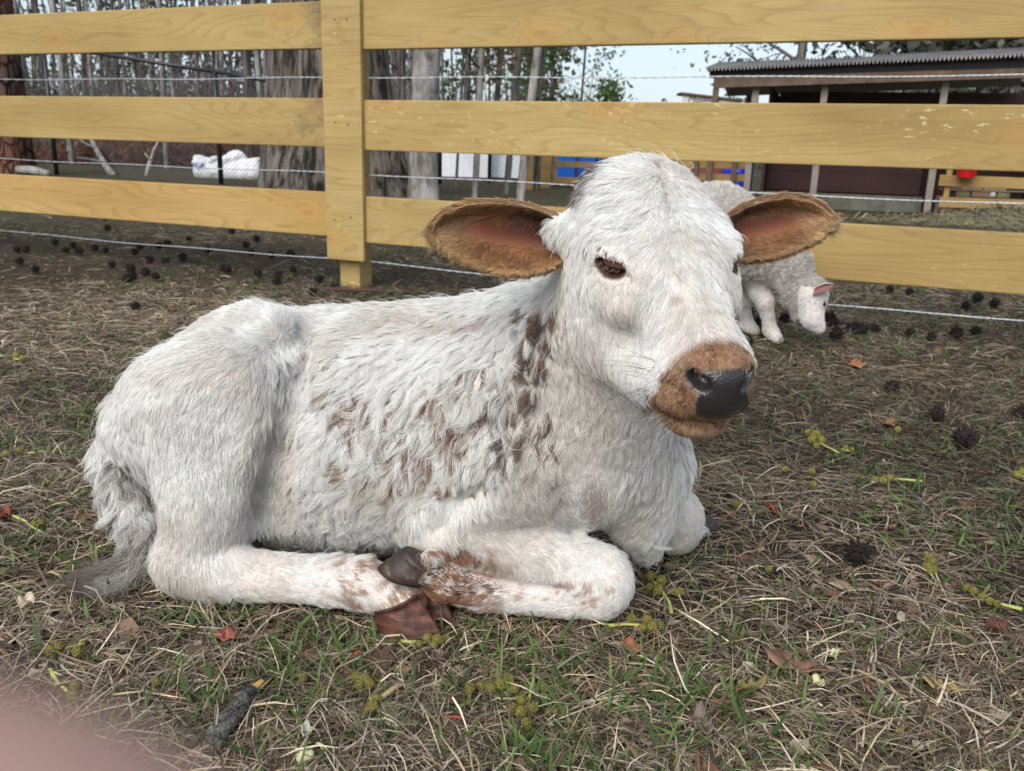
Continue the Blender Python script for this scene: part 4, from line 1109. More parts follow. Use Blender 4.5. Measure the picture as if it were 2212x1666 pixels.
# twisted wires, stapled to the face of the post
WIRE = plain('galvanised_wire', (0.50, 0.52, 0.54), 0.42, 0.6, 0.25, 60, metal=0.75)
for (y0, sag) in ((167, .004), (374, .006), (560, .012)):
    wa, wz = on_fence(745., float(y0), PH + 0.004)
    for ph in (0, math.pi):
        pts = []; L_ = XR - XL; nn = int(L_ / 0.008)
        for i_ in range(nn + 1):
            xx = XL + L_ * i_ / nn; w = wz - sag * math.sin(math.pi * (((xx + 4.88) % 2.44) / 2.44)) + 0.002 * math.sin(xx * 7.3 + y0)
            tw = xx * 6.283 / (0.062 + 0.012 * math.sin(xx * 1.7)) + ph
            pts.append((xx, -PH - 0.005 + 0.0016 * math.cos(tw), w + 0.0016 * math.sin(tw)))
        o = MB().tube(pts, 0.0012, 5).build('wire', WIRE, fence, smooth=True); o.matrix_local = FROT

# ================================================================== the lamb grazing by the fence
lf = Field((0.15, 2.20, -0.02), (1.35, 2.95, 0.62), 0.006)
def lc(a, b, k=0.025): px_cone(lf, a, b, k)
lc((1400, 524, 2.70, 104), (1545, 514, 2.62, 106), 0.04)
lc((1545, 514, 2.62, 104), (1612, 532, 2.58, 74), 0.04)
lc((1612, 532, 2.58, 72), (1698, 582, 2.53, 46), 0.03)
lc((1700, 575, 2.53, 48), (1728, 630, 2.50, 34), 0.02)
lc((1728, 632, 2.49, 36), (1752, 640, 2.46, 34), 0.015)          # cranium
lc((1748, 640, 2.46, 36), (1756, 688, 2.43, 22), 0.015)          # face
lc((1756, 690, 2.43, 21), (1768, 706, 2.42, 15), 0.008)          # muzzle
lc((1738, 672, 2.46, 24), (1756, 695, 2.43, 16), 0.012)          # jaw
for s_, Yd in ((1, 2.56), (-1, 2.68)):
    dx = 0 if s_ == 1 else -50
    lc((1622 + dx, 560, Yd, 32), (1640 + dx, 630, Yd, 21), 0.02)
    lc((1640 + dx, 630, Yd, 21), (1652 + dx, 650, Yd - .01, 19), 0.012)
    lc((1652 + dx, 650, Yd - .01, 18), (1664 + dx, 712 - (0 if s_ == 1 else 12), Yd, 12), 0.012)
    lc((1664 + dx, 714 - (0 if s_ == 1 else 12), Yd, 16), (1676 + dx, 728 - (0 if s_ == 1 else 14), Yd - .015, 13), 0.01)
for dx, Yd in ((0, 2.64), (-30, 2.78)):
    lc((1385 + dx, 560, Yd, 46), (1370 + dx, 640, Yd, 26), 0.02); lc((1370 + dx, 640, Yd, 22), (1378 + dx, 706, Yd, 15), 0.012)
LV, LF_ = lf.mesh()
LV = smooth_mesh(LV, LF_, 2)
LV[:, 2] = np.maximum(LV[:, 2], 0.004)
lamb = empty('lamb', ground(1560., 735.)); tag(lamb, 'young grey white lamb grazing behind the calf with its head down', 'lamb')
LI = np.array(lamb.location)
# ears, joined to the head
def lamb_ear(up_, lo_, back):
    return ear_mesh(up_, lo_, back, 0.010, n=14, m=8, thick=0.004)
LE1 = lamb_ear([(1752, 630, 2.42), (1768, 618, 2.405), (1788, 612, 2.395), (1801, 614, 2.39)], [(1756, 640, 2.41), (1770, 636, 2.395), (1790, 628, 2.39), (1802, 618, 2.39)], (0.1, 0.9, .4))
LE2 = lamb_ear([(1735, 612, 2.50), (1742, 600, 2.51), (1752, 592, 2.52), (1762, 590, 2.53)], [(1742, 618, 2.50), (1752, 610, 2.51), (1760, 600, 2.52), (1764, 592, 2.53)], (0, -1, 0))
V = np.concatenate([LV, LE1[0], LE2[0]]); Fa = np.concatenate([LF_, LE1[1] + len(LV), LE2[1] + len(LV) + len(LE1[0])])
cl = np.tile(np.array([.55, .50, .47]), (len(V), 1)); cl[len(LV):len(LV) + LE1[2].shape[0] * LE1[2].shape[1]] = (.20, .10, .09)
lpx = to_px(LV); mz_ = np.exp(-(((lpx[:, 0] - 1772) / 7) ** 2 + ((lpx[:, 1] - 708) / 9) ** 2)); cl[:len(LV)] = cl[:len(LV)] * (1 - .6 * mz_[:, None]) + np.array([.22, .15, .15]) * .6 * mz_[:, None]
me = np_mesh('lamb_body', V - LI, Fa); col_attr(me, 'col', cl)
q = N('lamb_skin', 0.9, 0.1); q.color(q.attr('col')); link('lamb_body', me, q.m, lamb, smooth=True)
# eye
LB = BVHTree.FromPolygons([tuple(v) for v in LV], [tuple(f) for f in LF_.tolist()])
def lhit(x, y):
    d = rays(float(x), float(y)); loc, nr_, _, _ = LB.ray_cast(Vector(CAM), Vector(d).normalized()); return (None, None) if loc is None else (np.array(loc), np.array(nr_))
p, nr_ = lhit(1780, 657)
if p is None: p, nr_ = lhit(1772, 655)
if p is not None:
    V_, F_ = sphere_np(p - nr_ * 0.003, (0.008, 0.008, 0.009), np.eye(3), 14, 8); link('eye', np_mesh('eye', V_ - LI, F_), EYE.m, lamb, smooth=True)
# wool on the body and neck, short white hair on face and legs
nw = 62000
WP, WN = sample_mesh(LV, LF_, nw, lambda c, nr: np.where((nr * (CAM - c)).sum(1) > -0.2, 1.0, 0.25) * np.where(c[:, 2] < 0.012, 0.1, 1))
wpx = to_px(WP)
short = np.clip(sstep(575, 625, wpx[:, 1]) * (wpx[:, 0] < 1690) + sstep(600, 640, wpx[:, 1]) * sstep(1715, 1735, wpx[:, 0]), 0, 1)
dn = np.tile(np.array([0.1, 0, -1.0]), (nw, 1)); fc = wpx[:, 0] > 1715; dn[fc] = np.array([0.3, -0.2, -1.0])
dn -= WN * (dn * WN).sum(1, keepdims=True); dn /= np.linalg.norm(dn, axis=1, keepdims=True) + 1e-9
hs, _, _ = grow(WP, WN, dn, np.where(short > .5, 0.009, 0.012), 9000, clump=0.4, lift=0.45, wave=0.1, clump_var=.2, seed=41)
# wool: tight curls standing off the skin
s = np.linspace(0, 1, 6)[None]; ph = rng.random((nw, 1)) * 6.283; B1 = dn; B2 = np.cross(WN, dn)
blob = vnoise(WP, 150, 42)[:, None]
rr = 0.0035
wool = WP[:, None] + WN[:, None] * (0.011 * s * (0.45 + blob))[..., None] + B1[:, None] * (rr * np.cos(ph + 7 * s) * s)[..., None] + B2[:, None] * (rr * np.sin(ph + 7 * s) * s)[..., None]
cv = np.where(short[:, None, None] > .5, hs, wool)
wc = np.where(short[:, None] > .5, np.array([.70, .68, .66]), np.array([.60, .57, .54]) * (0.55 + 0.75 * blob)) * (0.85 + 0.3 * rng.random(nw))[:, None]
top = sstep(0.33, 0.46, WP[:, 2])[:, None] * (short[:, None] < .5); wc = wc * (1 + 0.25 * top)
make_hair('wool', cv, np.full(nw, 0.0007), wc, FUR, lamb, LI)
# small hooves
for (x, y, Yd) in ((1680, 728, 2.545), (1630, 714, 2.665), (1380, 714, 2.64), (1350, 714, 2.78)):
    p = at(float(x), float(y), Yd); V_, F_ = sphere_np(np.array([p[0], p[1], 0.012]), (0.018, 0.022, 0.016), np.eye(3), 12, 8); V_[:, 2] = np.maximum(V_[:, 2], 0.001)
    link('hoof', np_mesh('hoof', V_ - LI, F_), plain('lamb_hoof', (.42, .36, .30)) if 'lamb_hoof' not in bpy.data.materials else bpy.data.materials['lamb_hoof'], lamb, smooth=True)

# ================================================================== trees
def bark(name, dark, light, vscale=7.0, ridge=28.0, strength=0.9, lichen=0.0, plates=False):
    q = N(name, 0.92, 0.1); v1 = q.obj((ridge, ridge, vscale)); v2 = q.obj((3, 3, 1.2))
    if plates:
        vo = q.n('TexVoronoi'); vo.feature = 'DISTANCE_TO_EDGE'; vo.inputs['Scale'].default_value = 1.0; q.l(v1, vo.inputs['Vector']); f = q.ramp(vo.outputs['Distance'], [(0.02, (0, 0, 0)), (0.16, (1, 1, 1))])
    else: f = q.noise(v1, 1.0, 5, 0.6, 0.3)
    g = q.noise(v2, 1.0, 5)
    c = q.ramp(f, [(0.40, dark), (0.60, light)]); c = q.mix(0.5, c, q.ramp(g, [(0.3, (0.5, 0.5, 0.5)), (0.7, (1, 1, 1))]), 'MULTIPLY')
    if plates: c = q.mix(q.mix(0.4, q.ramp(g, [(0.45, (0, 0, 0)), (0.6, (1, 1, 1))]), (0, 0, 0)), c, (0.16, 0.062, 0.038))
    if lichen:
        l = q.ramp(q.noise(q.obj((2.5, 2.5, 2.0) if vscale < 50 else (120, 120, 120)), 1.0, 6, .7), [(0.48, (0, 0, 0)), (0.6, (1, 1, 1))]); c = q.mix(q.mix(1 - lichen, l, (0, 0, 0)), c, (0.40, 0.40, 0.38))
    q.color(c); q.bump(f, strength, 0.03); return q.m
B_OAK = bark('oak_bark', (0.022, 0.018, 0.015), (0.17, 0.145, 0.125), 2.2, 15.0, 1.0)
B_PINE = bark('pine_bark', (0.022, 0.014, 0.012), (0.125, 0.085, 0.070), 5.0, 11.0, 1.0, plates=True)
B_GREY = bark('grey_bark', (0.11, 0.10, 0.092), (0.27, 0.245, 0.225), 6.0, 20.0, 0.6, lichen=0.45)
B_SLIM = bark('slim_bark', (0.11, 0.098, 0.088), (0.32, 0.30, 0.28), 2.5, 18.0, 0.5, lichen=0.6)
B_DARK = bark('dark_bark', (0.05, 0.043, 0.038), (0.18, 0.16, 0.145), 2.5, 18.0, 0.5)
TWIG = plain('twig_grey', (0.12, 0.105, 0.095), 0.9, 0.1, 0.3, 3)
TWIG_R = plain('twig_red', (0.13, 0.060, 0.042), 0.9, 0.1, 0.3, 3)
def leaf_mat(name, a, b, trans=0.35):
    q = N(name, 0.6, 0.25); f = q.noise(q.obj(), 2.5, 5); w = q.n('TexWhiteNoise'); q.l(q.obj((9, 9, 9)), w.inputs['Vector'])
    c = q.mix(0.5, q.ramp(f, [(0.3, a), (0.7, b)]), q.ramp(w.outputs['Value'], [(0.0, a), (1.0, b)])); q.color(c)
    tr = q.n('BsdfTranslucent'); q.l(c, tr.inputs['Color']); mx = q.n('MixShader'); mx.inputs[0].default_value = trans
    q.l(q.b.outputs[0], mx.inputs[1]); q.l(tr.outputs[0], mx.inputs[2]); q.l(mx.outputs[0], q.t.nodes['Material Output'].inputs['Surface']); return q.m
LEAF_G = leaf_mat('leaf_green', (0.050, 0.085, 0.025), (0.11, 0.17, 0.05)); LEAF_D = leaf_mat('leaf_dark', (0.026, 0.040, 0.018), (0.065, 0.088, 0.040), .3)
LEAF_B = leaf_mat('leaf_rust', (0.10, 0.042, 0.025), (0.20, 0.095, 0.05)); MOSS = leaf_mat('hanging_moss', (0.075, 0.075, 0.065), (0.14, 0.14, 0.12), .2)

def trunk_path(r_, h, lean, wob, n=10):
    pts = []; x = y = 0.0
    for i_ in range(n + 1):
        t_ = i_ / n; pts.append((lean[0] * t_ * h + wob * math.sin(3.1 * t_ + r_.random()) * t_, lean[1] * t_ * h + wob * math.cos(2.3 * t_ + r_.random()) * t_, t_ * h))
    return pts
def path_at(path, t_):
    f = t_ * (len(path) - 1); i_ = min(int(f), len(path) - 2); f -= i_
    return tuple(path[i_][k] * (1 - f) + path[i_ + 1][k] * f for k in range(3))
def limb(mb, r_, p, d, L, rad, depth, tips, n=5):
    pts = [Vector(p)]; dv = Vector(d).normalized()
    for i_ in range(n):
        dv = (dv + Vector((r_.gauss(0, .16), r_.gauss(0, .16), r_.gauss(0.03, .12)))).normalized(); pts.append(pts[-1] + dv * L / n)
    mb.tube(pts, [rad * (1 - .75 * i_ / n) for i_ in range(n + 1)], 5 if rad > .02 else 3)
    tips.append(pts[-1]); tips.append(pts[-2])
    if depth > 0:
        for k in range(r_.randint(2, 4)):
            i_ = r_.randint(1, n); dd = (dv + Vector((r_.gauss(0, .8), r_.gauss(0, .8), r_.gauss(.15, .5)))).normalized()
            limb(mb, r_, pts[i_], dd, L * r_.uniform(.4, .65), rad * .45, depth - 1, tips, 4)
def leaves_mesh(name, centers, per, spread, size, seed, droop=0.0):
    r2 = np.random.default_rng(seed); C_ = np.array([tuple(c) for c in centers]); n = len(C_) * per
    c = np.repeat(C_, per, 0) + r2.normal(0, spread, (n, 3)) * np.array([1, 1, .7]); c[:, 2] -= droop * r2.random(n)
    a = r2.normal(0, 1, (n, 3)); a /= np.linalg.norm(a, axis=1, keepdims=True); b = np.cross(a, r2.normal(0, 1, (n, 3))); b /= np.linalg.norm(b, axis=1, keepdims=True) + 1e-9
    sz = size * (0.5 + r2.random(n))[:, None]
    V_ = np.stack([c - a * sz, c + b * sz * .45, c + a * sz, c - b * sz * .45], 1).reshape(-1, 3); i_ = np.arange(n) * 4
    return np_mesh(name, V_, np.stack([i_, i_ + 1, i_ + 2, i_ + 3], 1))
def tree(name, base, h, r0, label, mat, seed, r1=None, lean=(0, 0), wob=0.1, limbs=8, limb0=0.35, limbL=1.2, leaf=None, per=10, spread=.3, lsize=.06, flare=1.0, depth=1, group=None, cat='tree', sides=14, droop=0.0, leafmat=None, twig=None, up=.5):
    r_ = random.Random(seed); root = empty(name, (base[0], base[1], 0)); tag(root, label, cat, group)
    path = trunk_path(r_, h, lean, wob); r1 = r1 if r1 else r0 * .35
    rad = [r0 + (r1 - r0) * t_ / (len(path) - 1) for t_ in range(len(path))]
    # buttressed foot
    m = MB(); fine = []; fr_ = []
    for i_ in range(41):
        t_ = (i_ / 40) ** 1.6; p = path_at(path, t_); z = p[2]; fine.append((p[0], p[1], p[2] - .05)); fr_.append((r0 + (r1 - r0) * t_) * (1 + (flare - 1) * math.exp(-z / (r0 * 1.3 + .05))))
    m.tube(fine, fr_, sides)
    V_ = np.array(m.v); cx = np.repeat(np.array(fine), sides, 0); dv = V_[:len(cx)] - cx; an = np.arctan2(dv[:, 1], dv[:, 0])
    k = 1 + 0.05 * np.sin(5 * an + seed) + 0.04 * np.sin(3 * an + cx[:, 2] * 1.5 + seed) + (flare - 1) * .30 * np.sin(4 * an + seed) * np.exp(-cx[:, 2] / (r0 + .05))
    V_[:len(cx)] = cx + dv * k[:, None]; m.v = [tuple(v) for v in V_]
    m.build('trunk', mat, root, smooth=True)
    if limbs:
        mb = MB(); tips = []
        for k in range(limbs):
            t_ = r_.uniform(limb0, .97); a = r_.uniform(0, 6.283); limb(mb, r_, path_at(path, t_), (math.cos(a), math.sin(a), r_.uniform(up - .4, up + .5)), limbL * r_.uniform(.5, 1.1) * (1.15 - t_ * .6), (r0 + (r1 - r0) * t_) * .45, depth, tips)
        mb.build('branches', twig or mat, root, smooth=True)['kind'] = 'stuff'
        if leaf:
            link('crown', leaves_mesh('crown', tips, per, spread, lsize, seed, droop), leaf, root)
    return root
def copy_tree(o, loc, rz, sc, label=None):
    c = o.copy(); COL.objects.link(c); c.location = loc; c.rotation_euler = (0, 0, rz); c.scale = (sc, sc, sc)
    if label: c['label'] = label
    for ch in o.children:
        d = ch.copy(); COL.objects.link(d); d.parent = c
    return c
gq = lambda x, y: ground(float(x), float(y))
# the big trunks just behind the fence
tree('oak_tree', gq(722, 418), 9.0, 0.60, 'massive oak with furrowed dark bark behind the fence post', B_OAK, 3, r1=.42, flare=1.42, wob=.05, limbs=7, limb0=.45, limbL=3.0, leaf=LEAF_D, per=14, spread=.5, lsize=.08, sides=28, depth=2)
tree('grey_tree', gq(915, 436), 8.0, 0.135, 'smooth grey tree trunk just right of the fence post', B_GREY, 4, r1=.10, flare=1.25, wob=.03, limbs=6, limb0=.35, limbL=1.6, sides=18, depth=2, lean=(.02, 0))
tree('pine_tree', gq(22, 378), 12.0, 0.27, 'red brown pine trunk with plated bark at the left edge', B_PINE, 5, r1=.18, flare=1.15, wob=.04, limbs=8, limb0=.6, limbL=2.0, leaf=LEAF_D, per=20, spread=.4, lsize=.10, sides=20, lean=(-.005, 0))
for k, (x, y, r0, ln, lb, mt) in enumerate([(1025, 432, .034, (.012, 0), 'slim pale trunk standing before the white building', B_SLIM), (1093, 418, .040, (.05, 0), 'slim dark trunk leaning right beside the timber posts', B_DARK),
        (1122, 442, .046, (.07, 0), 'slim lichen spotted trunk leaning right near the calf ear', B_SLIM), (985, 400, .022, (.03, 0), 'thin bare sapling against the white building', B_DARK), (1158, 408, .026, (.00, 0), 'thin greenish sapling beside the timber gate', B_DARK),
        (1242, 402, .020, (.015, 0), 'leafy sapling in front of the blue panels', B_DARK)]):
    tree('slim_tree', gq(x, y), 4.8, r0, lb, mt, 20 + k, r1=r0 * .55, lean=ln, wob=.08, limbs=9, limb0=.25, limbL=.8, leaf=(LEAF_G if k in (3, 5) else (LEAF_B if k == 1 else None)), per=5, spread=.12, lsize=.035, sides=9, twig=TWIG, depth=1)
# leafy trees in the gap above the white building
for k, (x, Yd, h, lf_, lb) in enumerate([(1000, 19, 5.2, LEAF_G, 'loose green leafed tree behind the slim trunks'), (1065, 21, 5.0, LEAF_B, 'tree with hanging rust brown leaves behind the slim trunks'), (1130, 18, 4.8, LEAF_G, 'green and airy tree in front of the sky gap'),
        (1180, 20, 3.3, LEAF_G, 'small green pine at the edge of the open sky'), (1300, 26, 2.2, LEAF_G, 'lone low tree top seen against the open sky'), (1150, 24, 5.5, LEAF_B, 'tall tree with brown leaf clumps left of the open sky')]):
    b = at(float(x), 330., float(Yd)); tree('leafy_tree', b, h, .085 if k != 4 else .05, lb, B_DARK, 60 + k, lean=(.01, 0), wob=.15, limbs=12, limb0=.25, limbL=(1.2, 1.2, .9, .55, .35, .8)[k], leaf=lf_, per=9 if lf_ is LEAF_G else 6, spread=.20, lsize=.075, depth=1, twig=TWIG, sides=8)
# dark evergreens with moss behind the shed, and a bare tree hung with moss
for k, (x, Yd, h) in enumerate([(1870, 17, 6.5), (1950, 18, 7.0), (2040, 17, 7.0), (2130, 19, 7.5), (2215, 17, 7.0), (2300, 18, 7.0)]):
    b = at(float(x), 330., float(Yd)); tree('mossy_evergreen', b, h, .16, ('dark evergreen hung with grey moss behind the shed roof, %s' % ['leftmost', 'second from left', 'in the middle', 'fourth from left', 'at the picture edge', 'past the picture edge'][k]), B_DARK, 80 + k, limbs=16, limb0=.18, limbL=2.0, leaf=(LEAF_D if k % 2 else MOSS), per=26, spread=.34, lsize=.10, depth=1, droop=.7, group='evergreens behind the shed', up=.2)
b = at(1700., 330., 16.0); tree('bare_tree', b, 6.5, .10, 'bare tree draped with moss left of the dark evergreens', B_DARK, 95, limbs=14, limb0=.25, limbL=2.3, leaf=MOSS, per=5, spread=.10, lsize=.05, depth=2, droop=.8, twig=TWIG, lean=(.02, 0))
# the wood on the left: slim trunks one can tell apart, then a mass beyond
protos = []
for k in range(5):
    protos.append(tree('forest_tree', (-9 - k, 30, 0), random.uniform(8, 11), random.uniform(.034, .062), 'slim grey trunk in the wood behind the wire mesh fence', [B_SLIM, B_DARK, B_DARK, B_GREY, B_DARK][k], 110 + k, wob=.25, limbs=10, limb0=.12, limbL=1.3, leaf=(LEAF_D if k in (1, 4) else None), per=5, spread=.25, lsize=.07, depth=1, sides=8, twig=TWIG, group='slim trunks of the wood'))
rf = random.Random(7); spots_ = []
for k in range(74):
    px_ = rf.uniform(-120, 900) if k > 12 else (150, 190, 262, 355, 362, 385, 500, 536, 585, 870, 880, 860, 1010)[k]
    Yd = rf.uniform(15.5, 36) if k > 12 else (16.5, 18, 19, 16, 21, 20, 18, 15.5, 17, 16, 19, 22, 23)[k]
    spots_.append((px_, Yd))
for k, (px_, Yd) in enumerate(spots_):
    p = at(float(px_), 300., float(Yd)); sc = rf.uniform(.8, 1.35); rz = rf.uniform(0, 6.28)
    if k < 5: protos[k].location = (p[0], p[1], 0); protos[k].rotation_euler.z = rz
    else: copy_tree(protos[k % 5], (p[0], p[1], 0), rz, sc)
# beyond: a mass of stems, brush and leaves nobody could count
m = MB(); rw = random.Random(9)
for k in range(420):
    a = rw.uniform(-.85, .95); d = rw.uniform(36, 75); x, y = d * math.tan(a * .75), d; h = rw.uniform(8, 15); r0 = rw.uniform(.03, .095)
    if .03 < x / y < .36: h *= .16          # low growth under the open sky
    m.tube([(x, y, 0), (x + rw.gauss(0, .3), y, h * .5), (x + rw.gauss(0, .6), y, h)], [r0, r0 * .8, r0 * .3], 4, caps=False)
for k in range(3200):
    a = rw.uniform(-.85, .12); d = rw.uniform(17, 48); x, y = d * math.tan(a * .75), d; z0 = rw.uniform(0, 1.5) ** 1.2; L_ = rw.uniform(.4, 2.2)
    if -0.13 < x / y and d < 26: continue
    m.tube([(x, y, z0), (x + rw.gauss(0, .35), y + rw.gauss(0, .2), z0 + L_ * .6), (x + rw.gauss(0, .6), y + rw.gauss(0, .3), z0 + L_)], [.016, .011, .005], 3, caps=False)
tag(m.build('distant_woods', B_DARK), 'dense mass of far stems and brush behind everything', 'woods', kind='stuff')
cs = []
for k in range(1300):
    a = rw.uniform(-.85, .95); d = rw.uniform(30, 62); x, y = d * math.tan(a * .75), d
    if .02 < x / y < .40: z = rw.uniform(0, 1.3)
    else: z = abs(rw.gauss(0, 4.2))
    cs.append((x, y, z))
tag(link('distant_foliage', leaves_mesh('distant_foliage', cs, 16, .75, .16, 5), LEAF_D), 'dark foliage of the far wood', 'foliage', kind='stuff')

# ================================================================== things beyond the fence
# black wire mesh fence
BLK = plain('black_steel', (0.012, 0.012, 0.014), 0.4, 0.5, .2); BLKW = plain('black_mesh_wire', (0.05, 0.05, 0.052), 0.5, 0.4, .2)
def mesh_fence(label, posts, tops, rail=True, sp=0.055):
    root = empty('wire_mesh_fence', posts[0]); tag(root, label, 'fence'); O = np.array(root.location)
    for p, z in zip(posts, tops): MB().tube([np.array([p[0], p[1], -.03]) - O, np.array([p[0], p[1], z]) - O], .030, 10).build('post', BLK, root, smooth=True)
    m = MB()
    for a in range(len(posts) - 1):
        p0, p1 = np.array(posts[a][:2]), np.array(posts[a + 1][:2]); z0, z1 = tops[a], tops[a + 1]; L_ = np.linalg.norm(p1 - p0)
        if rail: MB().tube([np.array([*p0, z0]) - O, np.array([*p1, z1]) - O], .024, 8).build('top_rail', BLK, root, smooth=True)
        H = min(z0, z1) - .03; n = int((L_ + H) / sp)
        for s_ in (1, -1):
            for i_ in range(n + 1):
                u = i_ * sp - (H if s_ == 1 else 0); a0, a1 = max(u, 0), min(u + H, L_)
                if s_ == 1: q0, q1 = (a0, a0 - u), (a1, a1 - u)
                else: q0, q1 = (a0, H - (a0 - u)), (a1, H - (a1 - u))
                if a1 - a0 < .02: continue
                e = [np.array([*(p0 + (p1 - p0) * t_ / L_), z]) - O + np.array([0, s_ * .002, 0]) for t_, z in (q0, q1)]; m.tube(e, .0022, 3, caps=False)
    m.build('wire_mesh', BLKW, root)
def zat(x, y, Yd): return float(at(float(x), float(y), Yd)[2])
c1, c2, c3 = gq(123, 380), gq(478, 400), gq(640, 406); c0 = c1 + (c1 - c2) * .9
mesh_fence('black chain link fence with a sloping top rail left of the oak', [c0, c1, c2, c3], [zat(115, 98, c1[1]) + .25, zat(112, 98, c1[1]), zat(468, 155, c2[1]), zat(600, 183, c3[1])])
d0, d1, d2 = gq(950, 396), gq(1057, 393), gq(1290, 398)
mesh_fence('black chain link fence in front of the white building', [d0, d1, d2], [zat(950, 240, d0[1]), zat(1057, 240, d1[1]), zat(1290, 240, d2[1])], sp=.07)
# fallen dead branches and the brush pile
pile = empty('brush_pile', gq(300, 372)); tag(pile, 'pile of rust red dead foliage and twigs behind the mesh fence', 'brush pile'); O = np.array(pile.location); O[1] += 3.0; O[0] -= .9; pile.location = Vector(O)
m = MB(); rb = random.Random(12); cs = []
for k in range(320):
    x = rb.gauss(0, 1.0); z = abs(rb.gauss(0, .28)) * (1.2 - min(abs(x) / 2.2, 1)); a = rb.uniform(0, 6.28); L_ = rb.uniform(.2, .7); y = rb.gauss(0, .3)
    m.tube([(x, y, z), (x + L_ * .5 * math.cos(a), y + .2 * math.sin(a), z + rb.uniform(0, .2)), (x + L_ * math.cos(a), y + .4 * math.sin(a), z + rb.uniform(-.1, .3))], [.012, .009, .003], 3)
    cs.append((x, y, z + .08))
m.build('twigs', TWIG_R, pile)['kind'] = 'stuff'; link('dead_leaves', leaves_mesh('dead_leaves', cs, 22, .14, .045, 13), LEAF_B, pile)
WBR = bark('pale_branch', (0.28, 0.26, 0.24), (0.55, 0.52, 0.48), 3, 20, .4)
def log(name, label, pts, rad, mat, subs=()):
    P_ = [at(float(x), float(y), Yd) for (x, y, Yd) in pts]; root = empty(name, P_[0] * np.array([1, 1, 0])); tag(root, label, 'branch'); O = np.array(root.location)
    MB().tube([p - O for p in P_], rad, 8).build('stem', mat, root, smooth=True)
    for s_, r_ in subs: MB().tube([at(float(x), float(y), Yd) - O for (x, y, Yd) in s_], r_, 6).build('side_branch', mat, root, smooth=True)
log('fallen_branch', 'pale forked dead branch leaning in front of the brush pile', [(246, 381, 12.6), (228, 358, 12.7), (205, 318, 12.8), (192, 290, 12.9)], [.055, .042, .03, .02], WBR, [([(205, 318, 12.8), (188, 312, 12.8), (170, 300, 12.8)], [.02, .014, .008]), ([(228, 352, 12.7), (200, 345, 12.6), (165, 340, 12.6)], [.02, .012, .006])])
log('fallen_branch', 'thin pale dead stem standing right of the forked branch', [(316, 384, 12.6), (322, 355, 12.6), (332, 325, 12.7), (345, 300, 12.7)], [.035, .028, .02, .012], WBR, [([(324, 345, 12.6), (312, 330, 12.6)], [.014, .007])])
log('fallen_log', 'grey log lying at the foot of the left pine', [(38, 366, 11.6), (70, 368, 11.5), (105, 376, 11.4)], [.05, .055, .045], B_GREY)
# white wrapped bundle
q = N('white_wrap', 0.35, 0.5); f = q.noise(q.obj((6, 6, 6)), 1.0, 6, .6); q.color(q.ramp(f, [(.3, (.62, .64, .68)), (.7, (.82, .83, .85))])); q.bump(f, .8, .05)
bl = Field((-.75, -.35, -.05), (.75, .35, .75), .02)
r_ = random.Random(4)
bl.cone((-.44, 0, .13), .17, (.42, 0, .13), .17, .05); bl.cone((-.40, 0, .20), .13, (.40, 0, .20), .13, .05)
bl.cone((-.5, 0, .12), .10, (-.46, 0, .22), .12, .06)
for k in range(26): bl.ell((r_.uniform(-.52, .52), r_.uniform(-.08, .08), r_.uniform(.24, .32)), (r_.uniform(.05, .12), .10, r_.uniform(.04, .07)), None, .02)
bl.ell((.13, 0, .36), (.16, .12, .10), None, .05)
V_, F_ = bl.mesh(); V_ += 0.015 * (np.stack([vnoise(V_, 14, 1), vnoise(V_, 14, 2), vnoise(V_, 14, 3)], -1) - .5); V_[:, 2] = np.maximum(V_[:, 2], 0.0)
wp = gq(497, 388); bun = empty('wrapped_bundle', wp); tag(bun, 'white plastic wrapped bundle on the grass left of the oak', 'bundle'); bun.scale = (.80, .80, .86)
link('wrap', np_mesh('wrap', V_, F_), q.m, bun, smooth=True)
m = MB(); m.tube([(-.52, -.175, .22), (-.48, -.18, .16), (-.44, -.18, .19), (-.38, -.18, .24)], .012, 6); m.build('blue_mark', plain('blue_print', (.03, .16, .55)), bun, smooth=True)
# white building
wb0 = gq(925, 391); wb1 = gq(1063, 391); wb2 = gq(1175, 396); Yb = wb0[1]
q = N('white_panel', .55, .3); wv = q.n('TexWave'); wv.inputs['Scale'].default_value = 3.0; wv.bands_direction = 'X'; q.l(q.obj(), wv.inputs['Vector']); q.color(q.mix(.04, (.80, .82, .86), wv.outputs['Color'], 'MULTIPLY')); q.bump(wv.outputs['Fac'], .08, .01)
wbd = empty('white_building', wb0); tag(wbd, 'low white metal building seen through the fence right of the grey trunk', 'building')
Yf = Yb + 2.0
xa, xb, xc = at(905., 380., Yf)[0], at(1062., 380., Yf)[0], at(1150., 380., Yf)[0]; O = np.array(wbd.location)
MB().box((xa - O[0], Yf - O[1], 0), (xb - O[0], Yf - O[1] + 2.5, zat(1000, 255, Yf)), None, .01).build('wall', q.m, wbd)
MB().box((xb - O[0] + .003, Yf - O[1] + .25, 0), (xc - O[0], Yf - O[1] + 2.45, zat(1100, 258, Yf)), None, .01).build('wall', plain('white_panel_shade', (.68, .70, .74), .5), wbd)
MB().box((xa - O[0] - .12, Yf - O[1] - .12, zat(1000, 255, Yf) + .003), (xc - O[0] + .12, Yf - O[1] + 2.6, zat(1000, 255, Yf) + .07), None, .01).build('roof', plain('grey_roof', (.35, .36, .38)), wbd)
